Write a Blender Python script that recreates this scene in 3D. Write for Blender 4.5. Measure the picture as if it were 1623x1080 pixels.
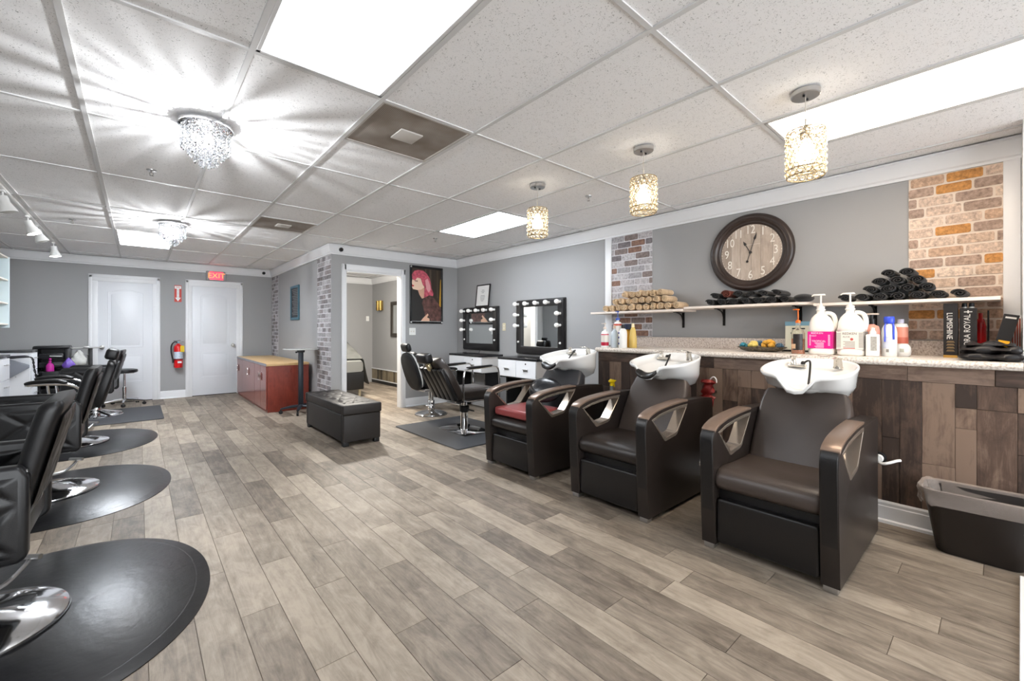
import bpy, bmesh, math, random
from mathutils import Vector, Matrix, geometry
random.seed(7)
R = math.radians
for o in list(bpy.data.objects): bpy.data.objects.remove(o, do_unlink=True)
scene = bpy.context.scene
C = scene.collection

# ------------------------------------------------------------------ camera
CAM_H, CEIL = 1.235, 2.47
F_PX, PSI, CX, CY = 675.02, 0.708558, 798.55, 523.66
cam_data = bpy.data.cameras.new('camera'); cam = bpy.data.objects.new('camera', cam_data)
C.objects.link(cam); scene.camera = cam
cam_data.sensor_width = 36.0; cam_data.lens = F_PX / 1623 * 36.0
cam_data.shift_x = (811.5 - CX) / 1623; cam_data.shift_y = -(540 - CY) / 1623
cam_data.clip_start = 0.05
cam.location = (0, 0, CAM_H); cam.rotation_euler = (R(90), 0, -PSI)

# ------------------------------------------------------------------ world, exposure
world = bpy.data.worlds.new('daylight'); scene.world = world; world.use_nodes = True
world.node_tree.nodes['Background'].inputs[0].default_value = (0.92, 0.96, 1.0, 1)
world.node_tree.nodes['Background'].inputs[1].default_value = 3.8
scene.view_settings.view_transform = 'Standard'; scene.view_settings.look = 'None'
scene.view_settings.gamma = 1.0; scene.view_settings.use_curve_mapping = False
scene.view_settings.exposure = 1.12
TROFFER = 8.5          # brightness of the ceiling troffers' diffusers

# ------------------------------------------------------------------ materials
def lin(c): 
    c = c / 255.0
    return c / 12.92 if c <= 0.04045 else ((c + 0.055) / 1.055) ** 2.4
def rgb(c): return (lin(c[0]), lin(c[1]), lin(c[2]), 1.0)
MATS = {}
def mat(name, col, rough=0.5, metal=0.0, var=0.0, vscale=6.0, bump=0.0, bscale=60.0, trans=0.0, emit=None, estr=0.0, coat=0.0, ior=1.45, stretch=(1, 1, 1), spec=None, sheen=0.0):
    if name in MATS: return MATS[name]
    m = bpy.data.materials.new(name); m.use_nodes = True; MATS[name] = m
    nt = m.node_tree; p = nt.nodes['Principled BSDF']
    p.inputs['Base Color'].default_value = rgb(col)
    p.inputs['Roughness'].default_value = rough; p.inputs['Metallic'].default_value = metal
    p.inputs['Transmission Weight'].default_value = trans; p.inputs['IOR'].default_value = ior
    p.inputs['Coat Weight'].default_value = coat
    if spec is not None: p.inputs['Specular IOR Level'].default_value = spec
    if sheen: p.inputs['Sheen Weight'].default_value = sheen
    if emit is not None:
        p.inputs['Emission Color'].default_value = rgb(emit); p.inputs['Emission Strength'].default_value = estr
    if var or bump:
        tc = nt.nodes.new('ShaderNodeTexCoord'); mp = nt.nodes.new('ShaderNodeMapping')
        mp.inputs['Scale'].default_value = stretch
        nt.links.new(tc.outputs['Object'], mp.inputs['Vector'])
    if var:
        n = nt.nodes.new('ShaderNodeTexNoise'); n.inputs['Scale'].default_value = vscale; n.inputs['Detail'].default_value = 6
        nt.links.new(mp.outputs['Vector'], n.inputs['Vector'])
        r = nt.nodes.new('ShaderNodeValToRGB'); c = rgb(col)
        r.color_ramp.elements[0].position = 0.3; r.color_ramp.elements[1].position = 0.7
        r.color_ramp.elements[0].color = tuple(max(0, x * (1 - var)) for x in c[:3]) + (1,)
        r.color_ramp.elements[1].color = tuple(min(1, x * (1 + var)) for x in c[:3]) + (1,)
        nt.links.new(n.outputs['Fac'], r.inputs['Fac']); nt.links.new(r.outputs['Color'], p.inputs['Base Color'])
    if bump:
        n2 = nt.nodes.new('ShaderNodeTexNoise'); n2.inputs['Scale'].default_value = bscale; n2.inputs['Detail'].default_value = 3
        nt.links.new(mp.outputs['Vector'], n2.inputs['Vector'])
        b = nt.nodes.new('ShaderNodeBump'); b.inputs['Strength'].default_value = bump; b.inputs['Distance'].default_value = 0.004
        nt.links.new(n2.outputs['Fac'], b.inputs['Height']); nt.links.new(b.outputs['Normal'], p.inputs['Normal'])
    return m

def plank_mat(name, dark, mid, light, along='Y', rough=0.45, bump=0.25, gscale=1.0, contrast=1.0):
    """wood board: grain runs along one axis; every board (object or face attribute 'rnd') gets a tone and grain offset of its own"""
    m = bpy.data.materials.new(name); m.use_nodes = True; MATS[name] = m
    nt = m.node_tree; N = nt.nodes.new; L = nt.links.new
    p = nt.nodes['Principled BSDF']; p.inputs['Roughness'].default_value = rough
    tc = N('ShaderNodeTexCoord'); oi = N('ShaderNodeObjectInfo'); at = N('ShaderNodeAttribute'); at.attribute_name = 'rnd'
    add = N('ShaderNodeMath'); add.operation = 'ADD'; L(oi.outputs['Random'], add.inputs[0]); L(at.outputs['Fac'], add.inputs[1])
    fr = N('ShaderNodeMath'); fr.operation = 'FRACT'; L(add.outputs[0], fr.inputs[0])
    mul = N('ShaderNodeMath'); mul.operation = 'MULTIPLY'; mul.inputs[1].default_value = 37.0; L(fr.outputs[0], mul.inputs[0])
    cmb = N('ShaderNodeCombineXYZ')
    for k in range(3): L(mul.outputs[0], cmb.inputs[k])
    va = N('ShaderNodeVectorMath'); va.operation = 'ADD'; L(tc.outputs['Object'], va.inputs[0]); L(cmb.outputs[0], va.inputs[1])
    mp = N('ShaderNodeMapping'); L(va.outputs[0], mp.inputs['Vector'])
    sc = {'X': (1.2, 16, 16), 'Y': (16, 1.2, 16), 'Z': (16, 16, 1.2)}[along]
    mp.inputs['Scale'].default_value = tuple(s * gscale for s in sc)
    g = N('ShaderNodeTexNoise'); g.inputs['Scale'].default_value = 1.6; g.inputs['Detail'].default_value = 8; g.inputs['Roughness'].default_value = 0.75; g.inputs['Distortion'].default_value = 1.2
    L(mp.outputs[0], g.inputs['Vector'])
    mp2 = N('ShaderNodeMapping'); L(va.outputs[0], mp2.inputs['Vector'])
    sc2 = {'X': (1.6, 4, 4), 'Y': (4, 1.6, 4), 'Z': (4, 4, 1.6)}[along]
    mp2.inputs['Scale'].default_value = sc2
    b = N('ShaderNodeTexNoise'); b.inputs['Scale'].default_value = 3.2; b.inputs['Detail'].default_value = 9; b.inputs['Roughness'].default_value = 0.68; b.inputs['Distortion'].default_value = 0.6; L(mp2.outputs[0], b.inputs['Vector'])
    mx = N('ShaderNodeMath'); mx.operation = 'MULTIPLY_ADD'; mx.inputs[1].default_value = 0.45; L(g.outputs['Fac'], mx.inputs[0])
    m3 = N('ShaderNodeMath'); m3.operation = 'MULTIPLY'; m3.inputs[1].default_value = 0.55; L(b.outputs['Fac'], m3.inputs[0]); L(m3.outputs[0], mx.inputs[2])
    m4 = N('ShaderNodeMath'); m4.operation = 'MULTIPLY_ADD'; m4.inputs[1].default_value = 0.30 * contrast; L(fr.outputs[0], m4.inputs[0])
    m5 = N('ShaderNodeMath'); m5.operation = 'SUBTRACT'; m5.inputs[1].default_value = 0.15 * contrast; L(mx.outputs[0], m5.inputs[0]); L(m5.outputs[0], m4.inputs[2])
    cr = N('ShaderNodeValToRGB'); e = cr.color_ramp.elements
    e[0].position = 0.34; e[0].color = rgb(dark); e[1].position = 0.66; e[1].color = rgb(light)
    e2 = e.new(0.5); e2.color = rgb(mid)
    L(m4.outputs[0], cr.inputs['Fac']); L(cr.outputs['Color'], p.inputs['Base Color'])
    bp = N('ShaderNodeBump'); bp.inputs['Strength'].default_value = bump; bp.inputs['Distance'].default_value = 0.002
    L(g.outputs['Fac'], bp.inputs['Height']); L(bp.outputs['Normal'], p.inputs['Normal'])
    rr = N('ShaderNodeMapRange'); rr.inputs['To Min'].default_value = rough - 0.1; rr.inputs['To Max'].default_value = rough + 0.12
    L(g.outputs['Fac'], rr.inputs['Value']); L(rr.outputs[0], p.inputs['Roughness'])
    return m

def tile_mat(name):
    """mineral fibre ceiling tile: white with small dark fissures"""
    m = mat(name, (224, 224, 224), 0.9)
    nt = m.node_tree; N = nt.nodes.new; L = nt.links.new; p = nt.nodes['Principled BSDF']
    tc = N('ShaderNodeTexCoord'); oi = N('ShaderNodeObjectInfo')
    mul = N('ShaderNodeMath'); mul.operation = 'MULTIPLY'; mul.inputs[1].default_value = 23.0; L(oi.outputs['Random'], mul.inputs[0])
    va = N('ShaderNodeVectorMath'); va.operation = 'ADD'; L(tc.outputs['Object'], va.inputs[0]); L(mul.outputs[0], va.inputs[1])
    n1 = N('ShaderNodeTexNoise'); n1.inputs['Scale'].default_value = 88; n1.inputs['Detail'].default_value = 2.0; n1.inputs['Distortion'].default_value = 2.2
    L(va.outputs[0], n1.inputs['Vector'])
    cr = N('ShaderNodeValToRGB'); e = cr.color_ramp.elements
    e[0].position = 0.32; e[0].color = rgb((165, 165, 165)); e[1].position = 0.375; e[1].color = rgb((248, 248, 249))
    L(n1.outputs['Fac'], cr.inputs['Fac']); L(cr.outputs['Color'], p.inputs['Base Color'])
    bp = N('ShaderNodeBump'); bp.inputs['Strength'].default_value = 0.5; bp.inputs['Distance'].default_value = 0.003
    L(cr.outputs['Color'], bp.inputs['Height']); L(bp.outputs['Normal'], p.inputs['Normal'])
    return m

def speckle_mat(name, base, dark, light, scale=140, rough=0.3):
    m = mat(name, base, rough)
    nt = m.node_tree; N = nt.nodes.new; L = nt.links.new; p = nt.nodes['Principled BSDF']
    tc = N('ShaderNodeTexCoord')
    n1 = N('ShaderNodeTexNoise'); n1.inputs['Scale'].default_value = scale; n1.inputs['Detail'].default_value = 4
    L(tc.outputs['Object'], n1.inputs['Vector'])
    cr = N('ShaderNodeValToRGB'); e = cr.color_ramp.elements
    e[0].position = 0.34; e[0].color = rgb(dark); e[1].position = 0.66; e[1].color = rgb(light)
    x = e.new(0.48); x.color = rgb(base)
    L(n1.outputs['Fac'], cr.inputs['Fac']); L(cr.outputs['Color'], p.inputs['Base Color'])
    return m

# ------------------------------------------------------------------ mesh helpers
def new(): return bmesh.new()
def xf(bm, verts, M):
    if M is not None: bmesh.ops.transform(bm, matrix=M, verts=verts)
def box(bm, lo, hi, bev=0.0, seg=2, M=None):
    r = bmesh.ops.create_cube(bm, size=1.0); vs = r['verts']
    s = [hi[i] - lo[i] for i in range(3)]; c = [(hi[i] + lo[i]) / 2 for i in range(3)]
    bmesh.ops.transform(bm, matrix=Matrix.Translation(c) @ Matrix.Diagonal((s[0], s[1], s[2], 1)), verts=vs)
    if bev > 0:
        es = list({e for v in vs for e in v.link_edges})
        g = bmesh.ops.bevel(bm, geom=es, offset=min(bev, min(abs(x) for x in s) * 0.49), segments=seg, profile=0.5, affect='EDGES')
        vs = list({v for f in g['faces'] for v in f.verts} | {v for v in vs if v.is_valid})
    xf(bm, vs, M); return vs
def loft(bm, rings, cap0=True, cap1=True, close=True, M=None):
    vr = [[bm.verts.new(Vector(p)) for p in ring] for ring in rings]
    n = len(rings[0])
    for a, b in zip(vr[:-1], vr[1:]):
        for i in range(n if close else n - 1):
            j = (i + 1) % n
            try: bm.faces.new((a[i], a[j], b[j], b[i]))
            except ValueError: pass
    if cap0 and n > 2: bm.faces.new(list(reversed(vr[0])))
    if cap1 and n > 2: bm.faces.new(vr[-1])
    vs = [v for r in vr for v in r]; xf(bm, vs, M); return vs
def lathe(bm, prof, n=24, M=None, cap0=True, cap1=True):
    rings = [[(max(r, 1e-4) * math.cos(2 * math.pi * i / n), max(r, 1e-4) * math.sin(2 * math.pi * i / n), z) for i in range(n)] for r, z in prof]
    return loft(bm, rings, cap0, cap1, True, M)
def frame_axes(d):
    d = Vector(d).normalized(); up = Vector((0, 0, 1)) if abs(d.z) < 0.95 else Vector((1, 0, 0))
    a = d.cross(up).normalized(); return a, a.cross(d).normalized()
def tube(bm, pts, r, n=8, closed=False, caps=True, M=None, flat=1.0):
    pts = [Vector(p) for p in pts]; rings = []; m = len(pts)
    a0 = None
    for i, p in enumerate(pts):
        if closed: d = pts[(i + 1) % m] - pts[i - 1]
        else: d = pts[min(i + 1, m - 1)] - pts[max(i - 1, 0)]
        d.normalize()
        if a0 is None: a, b = frame_axes(d)
        else:
            a = (a0 - d * a0.dot(d))
            a = a.normalized() if a.length > 1e-6 else frame_axes(d)[0]
            b = a.cross(d).normalized()
        a0 = a
        rr = r[i] if isinstance(r, (list, tuple)) else r
        rings.append([p + (a * math.cos(2 * math.pi * k / n) + b * flat * math.sin(2 * math.pi * k / n)) * rr for k in range(n)])
    if closed: rings.append(rings[0])
    vs = loft(bm, rings, caps and not closed, caps and not closed, True, M)
    if closed: bmesh.ops.remove_doubles(bm, verts=vs, dist=1e-6)
    return vs
def cyl(bm, p0, p1, r0, r1=None, n=16, M=None):
    return tube(bm, [p0, p1], [r0, r0 if r1 is None else r1], n, M=M)
def arc(cx, cy, r, a0, a1, n): return [(cx + r * math.cos(R(a0 + (a1 - a0) * i / n)), cy + r * math.sin(R(a0 + (a1 - a0) * i / n))) for i in range(n + 1)]
def smooth_path(pts, k=6, closed=False):
    """Catmull-Rom through points"""
    P = [Vector(p) for p in pts]; out = []; m = len(P)
    rng = range(m if closed else m - 1)
    for i in rng:
        p1, p2 = P[i], P[(i + 1) % m]
        p0 = P[i - 1] if (i > 0 or closed) else p1
        p3 = P[(i + 2) % m] if (i + 2 < m or closed) else p2
        for t in range(k):
            t = t / k
            out.append(0.5 * ((2 * p1) + (-p0 + p2) * t + (2 * p0 - 5 * p1 + 4 * p2 - p3) * t * t + (-p0 + 3 * p1 - 3 * p2 + p3) * t ** 3))
    if not closed: out.append(P[-1])
    return out
AX = {'X': lambda u, v, w: (w, u, v), 'Y': lambda u, v, w: (u, w, v), 'Z': lambda u, v, w: (u, v, w)}
def prism(bm, poly, axis, a0, a1, holes=(), bev=0.0, seg=2, M=None):
    """polygon (u,v) extruded along an axis: X takes (y,z), Y takes (x,z), Z takes (x,y)"""
    loops = [list(poly)] + [list(h) for h in holes]
    flat = [p for l in loops for p in l]; f = AX[axis]
    va = [bm.verts.new(f(p[0], p[1], a0)) for p in flat]; vb = [bm.verts.new(f(p[0], p[1], a1)) for p in flat]
    newf = []
    if holes:
        for t in geometry.tessellate_polygon([[Vector((p[0], p[1], 0)) for p in l] for l in loops]):
            try: newf.append(bm.faces.new([va[i] for i in t])); newf.append(bm.faces.new([vb[i] for i in reversed(t)]))
            except ValueError: pass
    else:
        newf.append(bm.faces.new(va)); newf.append(bm.faces.new(list(reversed(vb))))
    k = 0
    for l in loops:
        n = len(l)
        for i in range(n):
            j = (i + 1) % n; newf.append(bm.faces.new((va[k + i], va[k + j], vb[k + j], vb[k + i])))
        k += n
    bmesh.ops.recalc_face_normals(bm, faces=newf)
    vs = va + vb
    if bev > 0:
        es = [e for e in {e for v in vs for e in v.link_edges} if len(e.link_faces) == 2 and e.calc_face_angle(0) > 0.7]
        g = bmesh.ops.bevel(bm, geom=es, offset=bev, segments=seg, profile=0.5, affect='EDGES', clamp_overlap=True)
        vs = list({v for ff in g['faces'] for v in ff.verts} | {v for v in vs if v.is_valid})
    xf(bm, vs, M); return vs
def rrect(x0, y0, x1, y1, r, n=5):
    return arc(x1 - r, y1 - r, r, 0, 90, n) + arc(x0 + r, y1 - r, r, 90, 180, n) + arc(x0 + r, y0 + r, r, 180, 270, n) + arc(x1 - r, y0 + r, r, 270, 360, n)
def ball(bm, c, r, seg=12, rings=8, scale=(1, 1, 1), M=None):
    g = bmesh.ops.create_uvsphere(bm, u_segments=seg, v_segments=rings, radius=1.0)
    T = Matrix.Translation(c) @ Matrix.Diagonal((r * scale[0], r * scale[1], r * scale[2], 1))
    bmesh.ops.transform(bm, matrix=(M @ T) if M is not None else T, verts=g['verts']); return g['verts']
def grid(bm, fn, nu, nv, M=None):
    vs = [[bm.verts.new(fn(i / nu, j / nv)) for j in range(nv + 1)] for i in range(nu + 1)]
    for i in range(nu):
        for j in range(nv): bm.faces.new((vs[i][j], vs[i + 1][j], vs[i + 1][j + 1], vs[i][j + 1]))
    out = [v for r in vs for v in r]; xf(bm, out, M); return out
def obj(name, bm, m, parent=None, angle=40, kind=None, label=None, recalc=True):
    if recalc: bmesh.ops.recalc_face_normals(bm, faces=bm.faces[:])
    me = bpy.data.meshes.new(name); bm.to_mesh(me); bm.free()
    me.shade_smooth(); me.set_sharp_from_angle(angle=R(angle))
    o = bpy.data.objects.new(name, me); C.objects.link(o)
    for x in (m if isinstance(m, (list, tuple)) else [m]): me.materials.append(x)
    if parent is not None: o.parent = parent
    if kind: o['kind'] = kind
    if label: o['label'] = label
    return o
def tag(o, label, cat, group=None):
    o['label'] = label; o['category'] = cat
    if group: o['group'] = group
    return o
def thing(name, label, cat, loc=(0, 0, 0), rz=0.0, group=None):
    o = bpy.data.objects.new(name, None); C.objects.link(o); o.empty_display_size = 0.1
    o.location = loc; o.rotation_euler = (0, 0, rz); return tag(o, label, cat, group)
def struct(name, bm, m, label, cat='structure', parent=None, angle=40):
    o = obj(name, bm, m, parent, angle); o['kind'] = 'structure'
    if parent is None: o['label'] = label; o['category'] = cat
    return o
def sempty(name, label, cat, loc=(0, 0, 0), rz=0.0):
    o = thing(name, label, cat, loc, rz); o['kind'] = 'structure'; return o
def kids(o): return [c for c in C.objects if c.parent is o]
def dup(o, loc=None, rz=None, label=None, parent=None):
    c = o.copy(); C.objects.link(c)
    if parent is not None: c.parent = parent
    if loc is not None: c.location = loc
    if rz is not None: c.rotation_euler = (0, 0, rz)
    if label: c['label'] = label
    for k in kids(o): dup(k, parent=c)
    return c
def inst(name, me, loc, parent, rot=(0, 0, 0), scale=(1, 1, 1)):
    o = bpy.data.objects.new(name, me); C.objects.link(o); o.parent = parent
    o.location = loc; o.rotation_euler = rot; o.scale = scale; return o
def text(name, s, size, m, parent, M, extrude=0.0005, align='CENTER'):
    """flat lettering in the local XY plane placed by matrix M"""
    cu = bpy.data.curves.new(name, 'FONT'); cu.body = s; cu.size = size; cu.extrude = extrude
    cu.align_x = align; cu.align_y = 'CENTER'; cu.resolution_u = 3
    t = bpy.data.objects.new(name, cu); C.objects.link(t)
    dg = bpy.context.evaluated_depsgraph_get(); me = bpy.data.meshes.new_from_object(t.evaluated_get(dg))
    bpy.data.objects.remove(t, do_unlink=True); bpy.data.curves.remove(cu)
    me.transform(M); me.materials.clear(); me.materials.append(m)
    o = bpy.data.objects.new(name, me); C.objects.link(o)
    if parent is not None: o.parent = parent
    return o
# matrices that stand a flat XY drawing up: facing -X, -Y
def face_mX(x, y, z): return Matrix.Translation((x, y, z)) @ Matrix(((0, 0, -1, 0), (-1, 0, 0, 0), (0, 1, 0, 0), (0, 0, 0, 1)))
def face_mY(x, y, z): return Matrix.Translation((x, y, z)) @ Matrix(((1, 0, 0, 0), (0, 0, -1, 0), (0, 1, 0, 0), (0, 0, 0, 1)))
def proj(x, y, z):
    s, c = math.sin(PSI), math.cos(PSI); zz = x * s + y * c
    if zz < 0.05: return None
    return CX + F_PX * (x * c - y * s) / zz, CY - F_PX * (z - CAM_H) / zz, zz
# ================================================================== SETTING
XL, XR, YB, YF, YP, XP = -1.65, 4.25, 9.80, -3.6, 6.22, 2.09
XH = 3.65                                   # face of the half wall behind the shampoo chairs
wall_m = mat('grey_wall_paint', (156, 156, 156), 0.62, bump=0.12, bscale=140)
white_m = mat('white_trim_paint', (224, 225, 227), 0.35)
door_m = mat('white_door_paint', (222, 224, 228), 0.38)
bar_m = mat('white_metal_grid', (214, 214, 214), 0.45)
tile_m = tile_mat('ceiling_tile_fibre')
chrome = mat('chrome', (225, 226, 228), 0.08, 1.0)
chrome_r = mat('brushed_steel', (190, 190, 190), 0.28, 1.0)
nickel = mat('satin_nickel', (170, 168, 164), 0.3, 1.0)
black_pl = mat('black_plastic', (22, 22, 24), 0.4)
white_pl = mat('white_plastic', (232, 232, 230), 0.35)

# ---- floor with planks
floor = sempty('floor', 'greige wood-look vinyl plank floor of the whole room', 'floor')
bm = new(); box(bm, (XL - .1, YF - .1, -.06), (XR + .1, YB + .1, -0.004)); obj('subfloor', bm, mat('dark_joint', (96, 84, 72), 0.8), floor)
floor_m = plank_mat('floor_plank_vinyl', (92, 81, 70), (133, 121, 107), (165, 152, 136), 'Y', rough=0.52, bump=0.15, contrast=0.8)
PW, PL, GAP = 0.1524, 0.9144, 0.0012
seam = {0: 2.12, 1: 2.53, 2: 3.05, 5: 2.546, 3: 1.598, 4: 1.169, 7: 1.6, 9: 1.6, 6: 2.3, 8: 2.05}
planks = []
i0 = int(math.floor((XL - .332) / PW)); i1 = int(math.ceil((XR - .332) / PW))
for i in range(i0, i1):
    x0 = .332 + i * PW
    off = seam.get(i, random.random() * PL)
    y = off - math.ceil((off - YF) / PL) * PL
    while y < YB:
        a, b, c, d = max(x0, XL), min(x0 + PW, XR), max(y, YF), min(y + PL, YB)
        if b - a > .01 and d - c > .01: planks.append((a, c, b, d))
        y += PL
def scr(p):
    q = proj((p[0] + p[2]) / 2, (p[1] + p[3]) / 2, 0)
    if q is None or not (-120 < q[0] < 1740 and q[1] < 1260): return 0
    if p[0] > 3.66 and p[1] < 2.7: return 0
    if p[0] > 2.1 and p[1] > 6.4 and not (p[0] > 2.6 and p[1] < 9): return 0
    return 1.0 / q[2] ** 3 * (p[2] - p[0]) * (p[3] - p[1])
planks.sort(key=scr, reverse=True)
def plank_mesh(w, l):
    b = new(); box(b, (-w / 2 + GAP, -l / 2 + GAP, -.004), (w / 2 - GAP, l / 2 - GAP, 0)); me = bpy.data.meshes.new('floor_plank'); b.to_mesh(me); b.free(); me.materials.append(floor_m); return me
full = plank_mesh(PW, PL)
for p in planks[:295]:
    w, l = p[2] - p[0], p[3] - p[1]
    me = full if abs(w - PW) < 1e-4 and abs(l - PL) < 1e-4 else plank_mesh(w, l)
    inst('floor_plank', me, ((p[0] + p[2]) / 2, (p[1] + p[3]) / 2, 0), floor)
b = new(); lay = b.faces.layers.float.new('rnd')
for p in planks[295:]:
    n0 = len(b.faces); r = random.random()
    box(b, (p[0] + GAP, p[1] + GAP, -.004), (p[2] - GAP, p[3] - GAP, 0)); b.faces.ensure_lookup_table()
    for f in b.faces[n0:]: f[lay] = r
obj('floor_plank_field', b, floor_m, floor, kind='stuff')

# ---- walls
def wall(name, lo, hi, label, m=wall_m):
    b = new(); box(b, lo, hi); return struct(name, b, m, label, 'wall')
wall('wall_back', (XL - .1, YB, 0), (XR + .1, YB + .1, 2.6), 'grey painted back wall with two white doors')
wall('wall_right', (XR, YF, 0), (XR + .1, YB, 2.6), 'grey painted long wall behind mirrors, clock and counter')
wall('wall_left', (XL - .1, YF, 0), (XL, YB, 2.6), 'grey painted wall behind the styling stations')
b = new()
prism(b, [(XP, 0), (2.283, 0), (2.283, 2.10), (3.177, 2.10), (3.177, 0), (XR, 0), (XR, 2.5), (XP, 2.5)], 'Y', YP, YP + .1)
struct('wall_partition_front', b, wall_m, 'grey partition wall with open doorway and portrait poster', 'wall')
wall('wall_partition_side', (XP, YP + .1, 0), (XP + .1, YB, 2.5), 'grey side of the partition behind the red wood cabinet')
b = new()
prism(b, [(XL, 0), (XR, 0), (XR, 2.6), (XL, 2.6)], 'Y', YF - .1, YF, holes=[[(-1.5, .25), (1.0, .25), (1.0, 2.40), (-1.5, 2.40)], [(1.15, .03), (2.15, .03), (2.15, 2.40), (1.15, 2.40)], [(2.3, .25), (4.1, .25), (4.1, 2.40), (2.3, 2.40)]])
struct('wall_front', b, wall_m, 'shop front wall with wide window openings', 'wall')
wall('wall_column', (3.93, -.30, 1.06), (XR, -.085, CEIL), 'white wall column at the near end of the counter', white_m)

# ---- ceiling: slab, grid bars, tiles
U = .6096; GX, GY = .987, 2.15
ceil = sempty('ceiling', 'white suspended ceiling of fissured mineral tiles in a metal grid', 'ceiling')
b = new(); box(b, (XL - .1, YF - .1, 2.52), (XR + .1, YB + .1, 2.6)); obj('ceiling_slab', b, white_m, ceil)
lights = {(-1, -2), (3, 2), (3, -4), (-2, 8), (1, -8)}
b = new()
for k in range(-5, 7):
    x = GX + k * U
    if XL < x < XR:
        box(b, (x - .012, YF, 2.464), (x + .012, YB, 2.472)); box(b, (x - .002, YF, 2.472), (x + .002, YB, 2.505))
obj('grid_main_bar', b, bar_m, ceil)
tile_cache = {}
def tile(x0, y0, x1, y1):
    w, l = x1 - x0, y1 - y0
    if w < .03 or l < .03: return
    key = (round(w, 3), round(l, 3))
    if key not in tile_cache:
        t = new(); box(t, (-w / 2 + .004, -l / 2 + .004, 0), (w / 2 - .004, l / 2 - .004, .016), bev=.003, seg=1)
        me = bpy.data.meshes.new('ceiling_tile'); t.to_mesh(me); t.free(); me.materials.append(tile_m); tile_cache[key] = me
    inst('ceiling_tile', tile_cache[key], ((x0 + x1) / 2, (y0 + y1) / 2, 2.4725), ceil)
cb = new()
for i in range(-5, 6):
    xa, xb = GX + i * U, GX + (i + 1) * U
    if xb < XL or xa > XR: continue
    xa, xb = max(xa, XL), min(xb, XR)
    for j in range(-10, 14, 2):
        ya, yb = GY + j * U, GY + (j + 2) * U
        if yb < YF or ya > YB: continue
        ya, yb = max(ya, YF), min(yb, YB)
        box(cb, (xa + .012, ya - .011, 2.4655), (xb - .012, ya + .011, 2.472)); box(cb, (xa + .012, ya - .002, 2.472), (xb - .012, ya + .002, 2.50))
        if (i, j) in lights: continue
        ym = (GY + (j + 1) * U)
        if (i, j) in ((0, 0), (0, 4)):
            box(cb, (xa + .012, ym - .011, 2.4655), (xb - .012, ym + .011, 2.472))
            if j == 0: tile(xa, ym, xb, yb)
            else: tile(xa, ya, xb, ym)
            continue
        tile(xa, ya, xb, yb)
obj('grid_cross_bar', cb, bar_m, ceil)

# ---- crown trim
def crown(name, p0, p1, nrm, m0, m1, label):
    """profile offset d from the wall along nrm; ends mitred by m*d"""
    prof = [(0.0, 2.325), (.018, 2.325), (.020, 2.342), (.030, 2.352), (.052, 2.445), (.058, 2.452), (.058, 2.463), (0.0, 2.463)]
    d = Vector((p1[0] - p0[0], p1[1] - p0[1], 0)).normalized(); n = Vector(nrm); b = new()
    loft(b, [[Vector((p0[0], p0[1], z)) + n * o - d * (m0 * o) for o, z in prof], [Vector((p1[0], p1[1], z)) + n * o + d * (m1 * o) for o, z in prof]])
    return struct(name, b, white_m, label, 'trim', angle=15)
crown('trim_1', (XL, YB), (XP, YB), (0, -1, 0), 0, -1, 'white crown moulding along the back wall')
crown('trim_2', (XP, YB), (XP, YP), (-1, 0, 0), -1, 1, 'white crown moulding along the partition side')
crown('trim_3', (XP, YP), (XR, YP), (0, -1, 0), 1, -1, 'white crown moulding above the open doorway')
crown('trim_4', (XR, YP), (XR, -.085), (-1, 0, 0), -1, 0, 'white crown moulding above the clock and counter')
crown('trim_5', (XP + .1, YB), (XR, YB), (0, -1, 0), 0, -1, 'white crown moulding on the far wall of the treatment room')
crown('trim_6', (XR, YB), (XR, YP + .1), (-1, 0, 0), -1, 0, 'white crown moulding on the side wall of the treatment room')
# ---- baseboards
def baseboard(name, p0, p1, nrm, label, h=.138, shoe=True):
    prof = [(0, 0), (.028 if shoe else .014, 0), (.026 if shoe else .014, .016), (.014, .024), (.014, h - .035), (.011, h - .03), (.011, h - .012), (.006, h), (0, h)]
    n = Vector(nrm); b = new()
    loft(b, [[Vector((q[0], q[1], z)) + n * o for o, z in prof] for q in (p0, p1)]); return struct(name, b, white_m, label, 'baseboard', angle=15)
baseboard('baseboard_back', (.291, YB), (.654, YB), (0, -1, 0), 'white baseboard below the fire extinguisher')
baseboard('baseboard_corner', (1.57, YB), (XP, YB), (0, -1, 0), 'white baseboard between right door and partition')
baseboard('baseboard_left', (XL, YB), (-.633, YB), (0, -1, 0), 'white baseboard behind the black drawer trolley')
baseboard('baseboard_front', (3.245, YP), (XR, YP), (0, -1, 0), 'white baseboard below the light switch')
baseboard('baseboard_side', (XP, YP), (XP, YB), (-1, 0, 0), 'white baseboard at the foot of the partition side')
baseboard('baseboard_half', (XH, 2.74), (XH, -.3), (-1, 0, 0), 'white baseboard below the reclaimed wood panelling')
baseboard('baseboard_right', (XR, YP), (XR, 2.74), (-1, 0, 0), 'white baseboard behind the vanity tables')
# ---- doorway casing
b = new()
for (x0, x1) in ((2.229, 2.300), (3.165, 3.243)):
    box(b, (x0, YP - .022, 0), (x1, YP + .002, 2.2), .006); box(b, (x0 + .012, YP - .03, 0), (x1 - .03, YP - .02, 2.19), .004)
box(b, (2.229, YP - .022, 2.115), (3.243, YP + .002, 2.202), .006)
box(b, (2.283, YP - .01, 0), (2.30, YP + .11, 2.11)); box(b, (3.16, YP - .01, 0), (3.177, YP + .11, 2.11)); box(b, (2.283, YP - .01, 2.095), (3.177, YP + .11, 2.115))
struct('trim_7', b, white_m, 'white casing round the open doorway', 'trim')

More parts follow.
